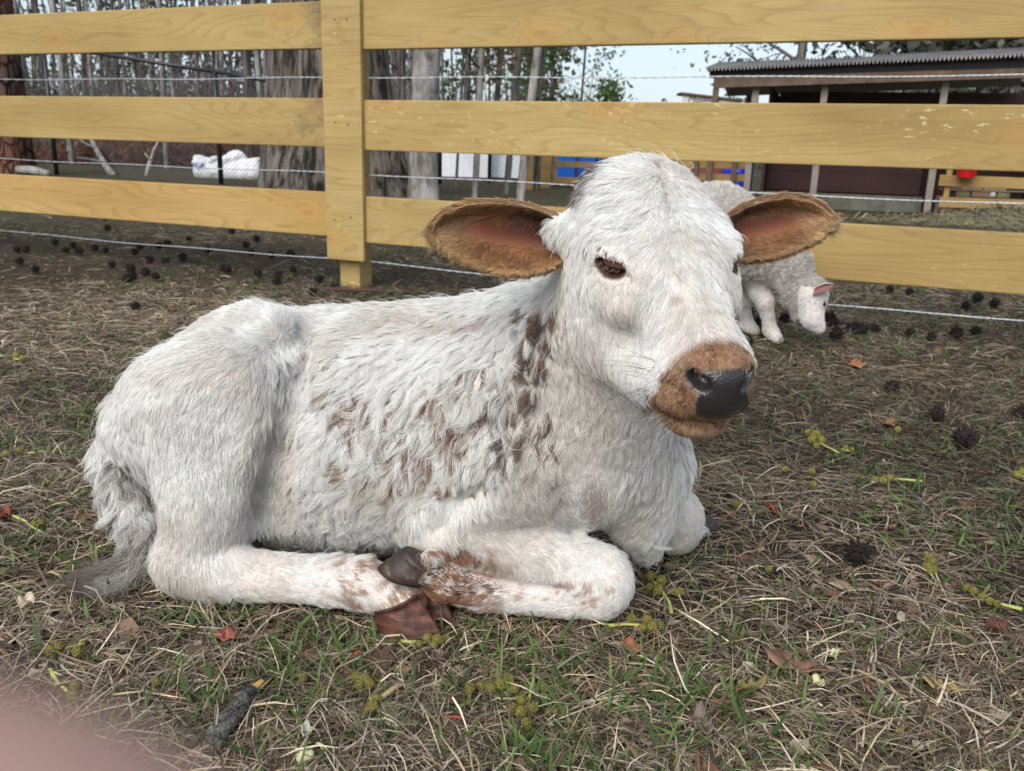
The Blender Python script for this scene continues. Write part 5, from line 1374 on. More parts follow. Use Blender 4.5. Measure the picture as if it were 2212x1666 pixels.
# timber posts and gate with blue panels behind it
GP = pine('gate_pine', tone=(.80, .74, .70)); GREYP = plain('grey_timber', (.23, .20, .165), .85, .1, .3, 12, .3); BLUE = plain('blue_plastic', (.012, .16, .72), .4, .4, .12, 6); BLUE2 = plain('deep_blue_plastic', (.012, .035, .52), .35, .4, .15, 6)
Yg = float(gq(1190, 402)[1])
def upright(name, label, x, w, y_top, y_base, mat, cat='post', group=None, Yd=None):
    Yd = Yd or float(gq(x, y_base)[1]); a, b = at(x - w / 2, y_base, Yd)[0], at(x + w / 2, y_base, Yd)[0]; zt = zat(x, y_top, Yd)
    p = MB().box((-(b - a) / 2, -(b - a) / 2, -.03), ((b - a) / 2, (b - a) / 2, zt), None, .006).build(name, mat); p.location = ((a + b) / 2, Yd, 0); tag(p, label, cat, group); return p
upright('timber_post', 'notched pale timber post right of the leaning trunks', 1142, 17, 290, 408, GP)
upright('timber_post', 'pale timber post left of the gate, beside the blue panels', 1178, 22, 295, 404, GP)
gate = empty('timber_gate', (0, Yg, 0)); tag(gate, 'pine rail gate in front of bright blue panels behind the calf head', 'gate')
ga, gb = at(1196., 390., Yg)[0], at(1420., 390., Yg)[0]
for (ya, yb) in ((314, 328), (349, 362), (383, 397), (278, 292)):
    MB().box((ga, -.012, zat(1240, yb, Yg)), (gb, .012, zat(1240, ya, Yg)), None, .003).build('rail', GP, gate)
for x in (1198, 1305, 1410): 
    xx = at(float(x), 390., Yg)[0]; MB().box((xx - .03, .014, .02), (xx + .03, .06, zat(1240, 270, Yg)), None, .003).build('stile', GP, gate)
for k, (x0, x1) in enumerate(((1199, 1285), (1289, 1380))):
    Yp = Yg + .55; o = MB().box((at(float(x0), 390., Yp)[0], -.3, .02), (at(float(x1), 390., Yp)[0], .3, zat(1240, 322, Yp)), None, .02).build('blue_tank', BLUE); o.location = (0, Yp + .2, 0)
    tag(o, ['bright blue plastic tank behind the timber gate, left one', 'bright blue plastic tank behind the timber gate, mostly behind the calf'][k], 'tank')

# ================================================================== open animal shed on the right
YA, YB = 9.25, 8.3                                              # depth of the front at px 1545 and at px 2260
def fy(x): return YA + (YB - YA) * (x - 1545) / (2260 - 1545)
def fp(x, y): return at(float(x), float(y), fy(x))
shed = empty('animal_shed', fp(1620, 452) * np.array([1, 1, 0])); tag(shed, 'open dark timber shed with corrugated roof and red metal back wall', 'shed'); O = np.array(shed.location)
e1 = fp(2260, 300) - fp(1545, 300); e1[2] = 0; e1 /= np.linalg.norm(e1); e2 = np.array([-e1[1], e1[0], 0])       # along the front, to the back
TIM = plain('shed_timber', (.105, .075, .055), .9, .1, .35, 9, .4); TIMG = plain('shed_timber_grey', (.20, .175, .15), .9, .1, .3, 9, .4)
q = N('red_siding', .5, .35); wv = q.n('TexWave'); wv.wave_profile = 'SAW'; wv.inputs['Scale'].default_value = 1.6; wv.bands_direction = 'Z'; q.l(q.obj(), wv.inputs['Vector'])
q.color(q.mix(.5, q.ramp(q.noise(q.obj(), 3, 4), [(.3, (.034, .013, .014)), (.7, (.055, .020, .021))]), q.ramp(wv.outputs['Fac'], [(0, (.55, .55, .55)), (.2, (1, 1, 1))]), 'MULTIPLY')); q.bump(wv.outputs['Fac'], .6, .03); REDW = q.m
q = N('corrugated_roof', .45, .4); f = q.noise(q.obj(), 6, 6); q.color(q.ramp(f, [(.3, (.075, .070, .068)), (.55, (.16, .15, .145)), (.78, (.24, .20, .17))])); q.b.inputs['Metallic'].default_value = .35; ROOF = q.m
CONC = plain('mossy_block', (.105, .105, .085), .95, .1, .3, 9, .5)
def bar(name, p0, p1, w, t, mat, parent=shed, base=None):
    """a squared timber from p0 to p1"""
    base = O if base is None else base; a, b = Vector(p0 - base), Vector(p1 - base); d = (b - a); L_ = d.length; d.normalize()
    sd = Vector((0, 0, 1)) if abs(d.z) < .9 else Vector(e2); n = d.cross(sd).normalized(); s2 = n.cross(d)
    mt = Matrix(((d.x, n.x, s2.x, a.x), (d.y, n.y, s2.y, a.y), (d.z, n.z, s2.z, a.z), (0, 0, 0, 1)))
    o = MB().box((0, -t / 2, -w / 2), (L_, t / 2, w / 2), None, .004).build(name, mat, parent); o.matrix_local = mt; return o
bar('beam', fp(1542, 180), fp(2290, 155), .095, .07, TIM)
for (x, xt, m_) in ((1608, 1630, TIMG), (1752, 1778, TIMG), (2003, 2058, TIMG), (2230, 2290, TIMG)):
    a = fp(x, 452) * np.array([1, 1, 0]); b = np.array([a[0], a[1], fp(xt, 182 - (xt - 1542) * .033)[2]]); bar('post', a + np.array([0, 0, -.03]) + e2 * .04, b + e2 * .04, .062, .062, m_)
c_ = fp(1547, 190); bar('post', np.array([c_[0], c_[1], -.03]), c_, .055, .055, TIM)
c_ = fp(1597, 190) + e2 * 1.2; bar('post', np.array([c_[0], c_[1], -.03]), c_, .055, .055, TIM)
# roof: corrugated sheet, rising away from the eave
ea, eb = fp(1528, 152), fp(2300, 117); nb_ = 88; ridge_len = 1.05
V_ = []; 
for i_ in range(nb_ * 2 + 1):
    t_ = i_ / (nb_ * 2); p = ea + (eb - ea) * t_; cz = .020 * math.cos(math.pi * i_)
    for j_ in range(5):
        s_ = j_ / 4; V_.append(p - e2 * .10 + e2 * (ridge_len * s_) + np.array([0, 0, .150 * s_ + cz]) - O)
F_ = [(i_ * 5 + j_, (i_ + 1) * 5 + j_, (i_ + 1) * 5 + j_ + 1, i_ * 5 + j_ + 1) for i_ in range(nb_ * 2) for j_ in range(4)]
rf_ = link('roof', np_mesh('roof', np.array(V_), F_), ROOF, shed, smooth=True); so = rf_.modifiers.new('solid', 'SOLIDIFY'); so.thickness = .006
V_ = [ea + e2 * .95 + np.array([0, 0, .146]) - O, eb + e2 * .95 + np.array([0, 0, .146]) - O, eb + e2 * 2.0 + np.array([0, 0, -.12]) - O, ea + e2 * 2.0 + np.array([0, 0, -.12]) - O]
rf2 = link('roof', np_mesh('roof', np.array(V_), np.array([[0, 1, 2, 3]])), ROOF, shed); so = rf2.modifiers.new('solid', 'SOLIDIFY'); so.thickness = .01
bar('fascia', fp(1533, 161) - e2 * .02, fp(2298, 136) - e2 * .02 + np.array([0, 0, -.0]), .075, .02, plain('tarred_board', (.012, .011, .012), .8, .2))
for k in range(9):
    x = 1560 + k * 82; a = fp(x, 160 - (x - 1542) * .033) ; bar('rafter', a + e2 * .02, a + e2 * 1.0 + np.array([0, 0, .12]), .05, .03, TIM)
# back and side walls
bk = e2 * 1.75
w0 = fp(1640, 440); w0[2] = .13; w1 = fp(2300, 440); w1[2] = .13; top = 1.36
def quadwall(name, a, b, z0, z1, mat, t=.03):
    a = np.array([a[0], a[1], z0]); b = np.array([b[0], b[1], z0]); d = (b - a); L_ = np.linalg.norm(d); d /= L_; n = np.array([-d[1], d[0], 0])
    mt = Matrix(((d[0], n[0], 0, a[0] - O[0]), (d[1], n[1], 0, a[1] - O[1]), (0, 0, 1, z0), (0, 0, 0, 1)))
    o = MB().box((0, 0, 0), (L_, t, z1 - z0)).build(name, mat, shed); o.matrix_local = mt; return o
quadwall('back_wall', w0 + bk, w1 + bk, 0, 1.25, REDW); 
quadwall('side_wall', w1, w1 + bk, 0, 1.35, REDW); quadwall('side_wall', w0 + e2 * .35, w0 + bk, 0, 1.20, REDW)
quadwall('plinth', w0 + e2 * .55, fp(2003, 440) + e2 * .55, 0, .16, CONC, .10)
quadwall('inner_wall', w0 + e2 * .95, fp(2003, 440) + e2 * .95, .163, .62, REDW, .03)
# rails, boxes and bucket at the right end of the shed
pen = empty('rail_pen', fp(2120, 450) * np.array([1, 1, 0])); tag(pen, 'pine rail pen beside the shed, under the red bucket', 'pen'); PO = np.array(pen.location)
for (ya, yb, ye) in ((378, 401, 3.5), (426, 447, 4.5)):
    a = fp(2028, (ya + yb) / 2); b = fp(2330, (ya + yb) / 2 + 12); bar('rail', a - e2 * .02, b - e2 * .02, a[2] * 0 + (yb - ya) * fy(2100) / FPX, .03, GP, pen, PO)
for x in (2041, 2270):
    a = fp(x, 440); bar('upright', np.array([a[0], a[1], -.02]) + e2 * .03, np.array([a[0], a[1], fp(x, 345)[2]]) + e2 * .03, .085, .05, GP, pen, PO)
bp = fp(2085, 366) - e2 * .13; n_ = 20; V_ = []; F_ = []
prof = [(.0, -.075), (.070, -.075), (.078, -.066), (.096, .085), (.102, .085), (.102, .094), (.094, .094), (.074, -.06), (.0, -.06)]
for (r0, z) in prof:
    for i_ in range(n_): V_.append((r0 * math.cos(6.2832 * i_ / n_), r0 * math.sin(6.2832 * i_ / n_), z))
for j_ in range(len(prof) - 1):
    for i_ in range(n_): F_.append((j_ * n_ + i_, j_ * n_ + (i_ + 1) % n_, (j_ + 1) * n_ + (i_ + 1) % n_, (j_ + 1) * n_ + i_))
bk_ = empty('bucket', bp); tag(bk_, 'bright red bucket hanging on the pine rail at the right', 'bucket')
link('pail', np_mesh('pail', np.array(V_), F_), plain('red_plastic', (.62, .012, .018), .35, .45, .08, 8), bk_, smooth=True)
MB().tube([(.1 * math.cos(t_), 0, .09 + .10 * math.sin(t_)) for t_ in np.linspace(0, math.pi, 12)], .004, 6).build('handle', WIRE, bk_, smooth=True)
CARD = plain('cardboard', (.24, .165, .11), .85, .1, .15, 8)
STK_G = plain('green_sticker', (.05, .42, .06), .6, .2, .05); STK_W = plain('white_label', (.7, .72, .76), .6, .2, .05); INK = plain('label_ink', (.16, .17, .30), .7, .2, .05)
for k, (x0, x1, y0, y1, st, lb) in enumerate([(2066, 2096, 411, 426, 'g', 'small cardboard box with a green sticker under the bucket'), (2100, 2152, 411, 426, 'w', 'wide cardboard box with a white printed label'), (2155, 2182, 414, 428, 'g', 'cardboard box with a green sticker at the far right'),
        (2074, 2121, 397, 410, '', 'plain flat cardboard box left of the upper pair'), (2124, 2172, 398, 412, '', 'plain flat cardboard box right of the upper pair')]):
    Yd = fy(2100) + .30; a, b = at(float(x0), 420., Yd), at(float(x1), 420., Yd); z0, z1 = zat(x0, y1, Yd), zat(x0, y0, Yd)
    bx_ = empty('cardboard_box', ((a[0] + b[0]) / 2, Yd, z0)); tag(bx_, lb, 'box', 'boxes stacked in the pen'); w_ = (b[0] - a[0]) / 2
    MB().box((-w_, 0, 0), (w_, .22, z1 - z0), None, .004).build('carton', CARD, bx_); h_ = z1 - z0
    if st: 
        s_ = .014 if st == 'g' else .018; cx = w_ * (-.1 if st == 'g' else .72); o = MB().box((cx - s_, -.004, h_ * .5 - s_), (cx + s_, -.001, h_ * .5 + s_)).build('sticker', STK_G if st == 'g' else STK_W, bx_)
        if st == 'w':
            m = MB()
            for r_ in range(3): m.box((cx - .010, -.006, h_ * .5 - .010 + r_ * .008), (cx + .009 - r_ * .004, -.0045, h_ * .5 - .007 + r_ * .008))
            m.build('print', INK, o)
# shelf the boxes stand on
Yd = fy(2100) + .30; a, b = at(2050., 420., Yd), at(2320., 420., Yd); sh = MB(); zz = zat(2066, 426, Yd)
sh.box((a[0], Yd - .02, zz - .02), (b[0], Yd + .26, zz - .002)); sh.box((a[0], Yd - .02, -.01), (a[0] + .04, Yd + .26, zz - .021)); sh.box((b[0] - .04, Yd - .02, -.01), (b[0], Yd + .26, zz - .021))
tag(sh.build('low_shelf', GREYP), 'low timber shelf carrying the cardboard boxes in the pen', 'shelf')
sh = MB(); z2 = zat(2074, 410, Yd); sh.box((a[0], Yd - .01, z2 - .008), (b[0], Yd + .24, z2 - .001)); tag(sh.build('thin_shelf_board', GREYP), 'thin board between the two rows of cardboard boxes', 'board')
# pen at the left end: rails with a blue barrel and red wall behind
pen2 = empty('rail_pen', fp(1560, 440) * np.array([1, 1, 0])); tag(pen2, 'pine rails and brown posts left of the shed, before a blue barrel', 'pen'); PO2 = np.array(pen2.location)
YP = 9.6
for (ya, yb) in ((350, 365), (377, 392), (405, 420)):
    a = at(1440., (ya + yb) / 2 - 2., YP); b = at(1616., (ya + yb) / 2., YP); bar('rail', a, b, (yb - ya) * YP / FPX, .03, GP, pen2, PO2)
for x in (1498, 1527, 1580):
    a = at(float(x), 430., YP - .05); bar('upright', np.array([a[0], a[1], -.02]), np.array([a[0], a[1], zat(x + 8, 335 if x != 1498 else 345, YP)]), .055, .05, TIM, pen2, PO2)
wl2 = MB().box((at(1430., 400., 10.6)[0], 10.6, 0), (at(1608., 400., 10.6)[0], 10.65, zat(1500, 322, 10.6))).build('red_wall_panel', plain('faded_red', (.20, .060, .055), .6, .3, .2, 5)); tag(wl2, 'low faded red panel behind the left pine rails', 'panel')
brp = at(1588., 430., 10.1); n_ = 24; V_ = []; F_ = []; R_ = .165; Hb = zat(1588, 338, 10.1)
zs = [0, .02, Hb * .3, Hb * .32, Hb * .34, Hb * .64, Hb * .66, Hb * .68, Hb * .98, Hb]; rs = [.93, 1, 1, 1.05, 1, 1, 1.05, 1, 1, .93]
for r0, z in zip(rs, zs):
    for i_ in range(n_): V_.append((R_ * r0 * math.cos(6.2832 * i_ / n_), R_ * r0 * math.sin(6.2832 * i_ / n_), z))
for j_ in range(len(zs) - 1):
    for i_ in range(n_): F_.append((j_ * n_ + i_, j_ * n_ + (i_ + 1) % n_, (j_ + 1) * n_ + (i_ + 1) % n_, (j_ + 1) * n_ + i_))
F_.append(tuple(range((len(zs) - 1) * n_, len(zs) * n_)))
br_ = link('barrel', np_mesh('barrel', np.array(V_), F_), BLUE2, smooth=True); br_.location = (brp[0], brp[1], 0); tag(br_, 'deep blue ribbed barrel behind the left pine rails of the shed', 'barrel')
# little roofed sign left of the shed
Ys = 12.5; sgn = empty('roofed_sign', at(1500., 330., Ys) * np.array([1, 1, 0])); tag(sgn, 'small roofed board with faint dark lettering left of the shed', 'sign'); SO = np.array(sgn.location)
a, b = at(1466., 203., Ys), at(1600., 219., Ys); bar('roof', a - np.array([.0, .0, .0]), b, .03, .34, TIM, sgn, SO)
a2, b2 = at(1474., 216., Ys - .12), at(1600., 232., Ys - .12); bar('board', a2, b2, .13, .02, plain('sign_white', (.62, .60, .58), .7, .2, .08), sgn, SO)
for x in (1478, 1592): p_ = at(float(x), 225., Ys); bar('leg', np.array([p_[0], p_[1], -.02]), p_ + np.array([0, 0, .02]), .06, .05, TIM, sgn, SO)
fc_ = bpy.data.curves.new('lettering', 'FONT'); fc_.body = 'Mojito B'; fc_.size = .12; fc_.shear = .25; fc_.extrude = .002; fc_.materials.append(plain('sign_ink', (.10, .09, .09)))
_fo = bpy.data.objects.new('lettering_curve', fc_); COL.objects.link(_fo); _me = bpy.data.meshes.new_from_object(_fo.evaluated_get(bpy.context.evaluated_depsgraph_get())); bpy.data.objects.remove(_fo)
fo = link('lettering', _me, None, sgn)
lp = at(1485., 219., Ys - .14) - SO; dd = b2 - a2; fo.location = Vector(lp); fo.rotation_euler = (math.pi / 2, math.atan2(-dd[2], dd[0]), 0)
# hay heap by the shed
hp = fp(2150, 470); hx, hy = hp[0], hp[1] - .35
m_n = 9000; x = rng.normal(0, .75, m_n); y = rng.normal(0, .22, m_n); z = .16 * np.exp(-(x / .8) ** 2 - (y / .3) ** 2) * rng.random(m_n)
def hay(x, y, z, ox, oy):
    n = len(x); a = rng.random(n) * 6.283; L_ = .03 + .08 * rng.random(n); w = .0035
    dx, dy = np.cos(a) * L_, np.sin(a) * L_; dz = rng.normal(0, .02, n)
    A_ = np.stack([x, y, z], -1); B_ = A_ + np.stack([dx, dy, dz], -1); off_ = np.stack([-np.sin(a) * w, np.cos(a) * w, np.full(n, w * .6)], -1)
    V_ = np.stack([A_ - off_, A_ + off_, B_ + off_, B_ - off_], 1).reshape(-1, 3); V_[:, 2] = np.maximum(V_[:, 2], .004); i_ = np.arange(n) * 4
    me = np_mesh('straw', V_, np.stack([i_, i_ + 1, i_ + 2, i_ + 3], 1)); c_ = pick([(.23, .20, .13), (.17, .15, .095), (.28, .24, .155), (.12, .105, .07)], n); col_attr(me, 'col', np.repeat(c_, 4, 0)); return me
ho = empty('hay_heap', (hx, hy, 0)); tag(ho, 'loose heap of pale hay on the grass before the shed', 'hay'); hm_ = link('straw', hay(x, y, z, 0, 0), blade_mat('hay', .1), ho)
hg = np.stack(np.meshgrid(np.linspace(-1.7, 1.7, 40), np.linspace(-.6, .6, 18), indexing='ij'), -1); hz = .14 * np.exp(-(hg[..., 0] / .85) ** 2 - (hg[..., 1] / .32) ** 2) + .02 * (vnoise(np.concatenate([hg, 0 * hg[..., :1]], -1), 9, 3) - .5) - .012
i_, j_ = np.meshgrid(np.arange(39), np.arange(17), indexing='ij'); a_i = (i_ * 18 + j_).ravel()
link('mound', np_mesh('mound', np.concatenate([hg, hz[..., None]], -1).reshape(-1, 3), np.stack([a_i, a_i + 18, a_i + 19, a_i + 1], 1)), plain('hay_base', (.15, .135, .085), .95, .05, .4, 60, .8), ho, smooth=True)

# ================================================================== seed balls, catkins, leaves and sticks on the ground
def gz(p): return float(g_height(np.array([p[0]]), np.array([p[1]]))[0])
SEED = plain('seed_ball', (0.022, 0.016, 0.015), 0.9, 0.15, 0.5, 200)
def seed_ball_mesh(seed):
    r2 = np.random.default_rng(seed); m = MB()
    V_, F_ = sphere_np((0, 0, 0), (.0115, .0115, .0110), np.eye(3), 12, 8); m.add(V_, F_)
    n_ = 62; k = np.arange(n_); ph = np.arccos(1 - 2 * (k + .5) / n_); th = k * 2.39996
    for a, b in zip(ph, th):
        d = np.array([math.sin(a) * math.cos(b), math.sin(a) * math.sin(b), math.cos(a)]) + r2.normal(0, .12, 3); d /= np.linalg.norm(d)
        s1 = np.cross(d, [.3, .5, .8]); s1 /= np.linalg.norm(s1); s2 = np.cross(d, s1); L_ = .0165 + .0045 * r2.random(); w = .0028
        base = d * .010; hook = s1 * r2.normal(0, .002) + s2 * r2.normal(0, .002)
        m.add([base + s1 * w, base + (-.5 * s1 + .87 * s2) * w, base + (-.5 * s1 - .87 * s2) * w, d * L_ + hook], [(0, 1, 3), (1, 2, 3), (2, 0, 3)])
    me = bpy.data.meshes.new('seed_ball'); me.from_pydata(m.v, [], m.f); me.update(); me.materials.append(SEED); return me
SB = [seed_ball_mesh(s) for s in (1, 2, 3)]
left_balls = [(38, 542), (57, 542), (43, 569), (77, 584), (143, 543), (158, 531), (172, 545), (229, 542), (206, 535), (292, 547), (303, 536), (344, 534), (362, 530), (243, 574), (324, 565), (358, 567), (283, 586), (315, 594), (337, 603), (286, 604), (277, 611), (408, 518), (501, 502), (532, 534), (544, 548), (587, 552), (628, 552), (557, 592), (482, 581), (492, 585), (602, 599), (634, 585), (598, 610), (677, 635), (233, 497), (690, 606), (723, 624), (555, 518), (294, 667), (120, 525), (450, 545), (395, 560)]
right_balls = [(1615, 682), (1638, 700), (1656, 729), (1613, 743), (1693, 694), (1798, 705), (1838, 718), (1860, 723), (1889, 716), (1965, 727), (2010, 738), (2063, 729), (2146, 662), (2084, 665), (2106, 722), (1805, 734), (1963, 636), (1921, 629), (2110, 651), (1791, 693), (1848, 712)]
singles = [(1925, 845, 'lone dark spiky seed ball on open straw right of the calf muzzle'), (2081, 965, 'dark spiky seed ball right of centre among yellow catkins'), (2204, 903, 'dark spiky seed ball cut by the right edge of the picture'), (1850, 1220, 'large dark spiky seed ball in front right of the calf knee'), (2021, 907, 'flattened dark seed ball half sunk in straw')]
rs_ = random.Random(31)
def put_ball(x, y, label, group=None, sc=1.0):
    o = bpy.data.objects.new('seed_ball', SB[rs_.randrange(3)]); COL.objects.link(o); p = ground(float(x), float(y) + 5); s_ = sc * rs_.uniform(.85, 1.15)
    o.location = (p[0], p[1], gz(p) + .019 * s_); o.rotation_euler = (rs_.uniform(0, 6), rs_.uniform(0, 6), rs_.uniform(0, 6)); o.scale = (s_, s_, s_); tag(o, label, 'seed ball', group)
for (x, y) in left_balls: put_ball(x, y, 'dark spiky seed ball on the ground near the fence, left of the post', 'seed balls left of the fence post', 1.15)
for (x, y) in right_balls: put_ball(x, y, 'dark spiky seed ball in the grass near the lamb', 'seed balls near the lamb', 1.25)
for (x, y, lb) in singles: put_ball(x, y, lb, None, 1.3 if y < 1000 else 1.15)
# catkins: yellow green stems with knobbly heads
q = N('catkin_head', .85, .15); f = q.noise(q.obj(), 260, 5); q.color(q.ramp(q.noise(q.obj(), 2.2, 5), [(.3, (.14, .12, .028)), (.55, (.28, .25, .065)), (.75, (.42, .38, .13))])); q.bump(f, .8, .003); CATK = q.m
CSTEM = plain('catkin_stem', (.36, .38, .10), .6, .3, .2, 40)
bm = bmesh.new(); bmesh.ops.create_icosphere(bm, subdivisions=4, radius=1.0); KV = np.array([tuple(v.co) for v in bm.verts]); KF = [tuple(v.index for v in f.verts) for f in bm.faces]; bm.free()
_k = np.arange(70); _p = np.arccos(1 - 2 * (_k + .5) / 70); _t = _k * 2.39996; KC = np.stack([np.sin(_p) * np.cos(_t), np.sin(_p) * np.sin(_t), np.cos(_p)], 1) + np.random.default_rng(5).normal(0, .08, (70, 3)); KC /= np.linalg.norm(KC, axis=1, keepdims=True)
_d = np.arccos(np.clip(KV @ KC.T, -1, 1)).min(1); KV = KV * (0.80 + 0.26 * np.clip(1 - (_d / .24) ** 2, 0, 1) + .25 * (vnoise(KV, 3.0, 3) - .5))[:, None]
KN = np_mesh('catkin_head', KV, KF); KN.materials.append(CATK); KN.polygons.foreach_set('use_smooth', np.ones(len(KN.polygons), bool))
def catkin(label, stem, heads, rad=.0024, lift=.012):
    """stem = picture spots along the stalk; heads = (px, py, radius px)"""
    P_ = []; 
    for i_, (x, y) in enumerate(stem): p = ground(float(x), float(y)); P_.append(np.array([p[0], p[1], gz(p) + lift]))
    root = empty('catkin', P_[0]); tag(root, label, 'catkin', 'fallen yellow catkins'); O_ = P_[0]
    if len(P_) > 1:
        # rounded path
        Q = [P_[0]]
        for a, b in zip(P_[:-1], P_[1:]): Q += [a * .5 + b * .5, b]
        MB().tube([p - O_ for p in Q], [rad * (1 - .4 * i_ / len(Q)) for i_ in range(len(Q))], 7).build('stalk', CSTEM, root, smooth=True)
    for (x, y, r_) in heads:
        p = ground(float(x), float(y)); s_ = size_at(p, r_) * 1.15; o = bpy.data.objects.new('flower_head', KN); COL.objects.link(o); o.parent = root
        o.location = Vector(np.array([p[0], p[1], gz(p) + s_ * .8 + lift * .5 + .004]) - O_); o.scale = (s_, s_, s_ * .9); o.rotation_euler = (rs_.uniform(0, 6), rs_.uniform(0, 6), rs_.uniform(0, 6))
catkin('yellow catkin with round heads standing beside the calf front knee', [(1450, 1332), (1445, 1310), (1425, 1282), (1408, 1268)], [(1404, 1262, 10), (1427, 1272, 11), (1420, 1290, 11), (1403, 1284, 9), (1466, 1294, 10)], lift=.014)
catkin('yellow catkin lying just under the calf front knee', [(1312, 1362), (1350, 1358), (1400, 1358)], [(1362, 1352, 10), (1396, 1352, 11), (1408, 1366, 11), (1388, 1368, 9), (1425, 1362, 9)])
catkin('yellow catkin lying right behind the tip of the hind hoof', [(860, 1400), (920, 1402)], [(925, 1398, 11), (945, 1404, 12), (965, 1400, 9), (938, 1412, 8), (905, 1408, 9)])
catkin('bent yellow catkin with stalk in the middle foreground', [(800, 1520), (815, 1545), (828, 1555), (850, 1560)], [(770, 1478, 11), (788, 1486, 13), (800, 1496, 11), (778, 1494, 10), (815, 1530, 11), (806, 1545, 12), (795, 1548, 9)])
catkin('largest yellow catkin with a thick stalk at the bottom centre', [(1152, 1452), (1150, 1490), (1140, 1530), (1128, 1580)], [(1015, 1508, 12), (1040, 1500, 11), (1060, 1506, 12), (1080, 1498, 13), (1098, 1490, 13), (1110, 1505, 11), (1170, 1498, 11), (1128, 1532, 12), (1150, 1548, 11), (1125, 1560, 13), (1138, 1585, 12), (1105, 1550, 9), (1200, 1545, 8)])
catkin('yellow catkin with pale stalk on the straw right of the calf chest', [(1812, 988), (1785, 975), (1760, 962)], [(1745, 950, 8), (1760, 956, 9), (1752, 966, 9), (1772, 966, 8), (1762, 976, 7)])
catkin('small yellow catkin beside the pale stalked one', [(1848, 985), (1815, 980)], [(1840, 984, 6), (1825, 980, 6)])
catkin('long yellow catkin lying flat right of the calf chest', [(1990, 1050), (1930, 1044), (1880, 1052)], [(1890, 1050, 8), (1905, 1052, 9), (1920, 1048, 9), (1860, 1046, 6)])
catkin('upright brownish catkin near the large seed ball', [(1998, 1205), (2003, 1225)], [(2002, 1222, 9), (2012, 1232, 10), (2000, 1240, 10), (2010, 1248, 11)], lift=.012)
catkin('long stalked catkin at the lower right edge', [(2205, 1332), (2160, 1318), (2110, 1295)], [(2085, 1284, 8), (2100, 1292, 9), (2118, 1306, 9), (2135, 1314, 8), (2150, 1320, 7)])
catkin('yellow catkin at the lower left before the fingertip', [(185, 1402), (150, 1412), (118, 1424)], [(112, 1424, 11), (128, 1418, 12), (170, 1430, 11)])
catkin('pale bent catkin stalk at the lower left corner', [(110, 1460), (125, 1485), (148, 1508)], [(165, 1500, 10), (160, 1525, 12)])
catkin('yellow catkin at the left edge beside the tail', [(30, 1130), (60, 1142)], [(75, 1156, 9), (90, 1150, 9)])
catkin('small catkin in the straw left of the rump', [(60, 990), (100, 985)], [(20, 995, 9), (45, 990, 8)])
catkin('yellow catkin at far left in the middle ground', [(30, 780), (50, 784)], [(36, 778, 7), (50, 786, 7)])
catkin('yellow catkin right of the large seed ball at picture edge', [(2190, 1035), (2210, 1040)], [(2195, 1040, 9), (2208, 1036, 9)])
for k, (x, y, r_) in enumerate([(1694, 1026, 7), (1752, 1030, 7), (1755, 1060, 8), (1590, 1102, 8), (1938, 938, 7), (655, 1480, 9), (1240, 1580, 9), (1660, 1240, 7), (340, 1490, 9)]):
    catkin(['single catkin head on the straw below the calf chin', 'single catkin head right of the chin', 'flattened catkin head below the chin', 'brownish catkin head near the far knee', 'single catkin head right of the muzzle', 'single catkin head in the lower left straw', 'single catkin head at the bottom centre', 'single catkin head right of the front knee', 'faint catkin head beside the lichen stick'][k], [(x, y)], [(x, y, r_)])
# leaves
def leaf(label, pts, col, curl=.004, cat='leaf'):
    """outline given as picture spots on the ground"""
    o_ = resample(np.array(pts + pts[:1], float), 25)[:-1]; P_ = np.array([ground(x, y) for x, y in o_]); c = P_.mean(0); z0 = gz(c) + .009
    rr = np.linalg.norm(P_ - c, axis=1) / np.linalg.norm(P_ - c, axis=1).max()
    V_ = [np.array([0, 0, z0 - .001])]
    for k in (.5, 1.0):
        for p, r_ in zip(P_, rr): d = (p - c) * k; V_.append(np.array([d[0], d[1], z0 + curl * k * k * (r_ * 1.4 + .5 * math.sin(5 * math.atan2(d[1], d[0]))) ]))
    n_ = len(P_); F_ = [(0, 1 + i_, 1 + (i_ + 1) % n_) for i_ in range(n_)] + [(1 + i_, 1 + n_ + i_, 1 + n_ + (i_ + 1) % n_, 1 + (i_ + 1) % n_) for i_ in range(n_)]
    o = link('fallen_leaf', np_mesh('fallen_leaf', np.array(V_), F_), plain('leaf_%s' % label[:12], col, .6, .3, .3, 90), smooth=True); o.location = (c[0], c[1], 0)
    so = o.modifiers.new('s', 'SOLIDIFY'); so.thickness = .0008; tag(o, label, cat)
leaf('small smooth red leaf below the hind leg', [(462, 1388), (475, 1375), (500, 1372), (515, 1382), (510, 1396), (485, 1398)], (.30, .075, .06))
leaf('brown leaf with a torn edge below the front knee', [(1342, 1396), (1362, 1392), (1385, 1410), (1382, 1426), (1360, 1422), (1348, 1412)], (.26, .10, .055))
leaf('long flat brown leaf in the right foreground', [(1640, 1424), (1680, 1418), (1740, 1440), (1790, 1462), (1810, 1472), (1770, 1474), (1710, 1462), (1660, 1446)], (.20, .105, .072), .008)
leaf('pale yellow petal above the long brown leaf', [(1786, 1426), (1798, 1412), (1812, 1414), (1806, 1428), (1792, 1432)], (.55, .52, .30), .005, 'petal')
leaf('pale yellow petal below the long brown leaf', [(1752, 1476), (1768, 1478), (1782, 1490), (1778, 1500), (1762, 1496), (1754, 1486)], (.52, .48, .26), .005, 'petal')
leaf('olive brown dry leaf in the right foreground', [(1590, 1495), (1620, 1484), (1650, 1486), (1655, 1495), (1625, 1506), (1598, 1505)], (.20, .16, .055), .008)
leaf('white petal standing at the tip of the calf knee', [(1082, 1338), (1092, 1328), (1106, 1332), (1102, 1344), (1086, 1348)], (.62, .62, .46), .008, 'petal')
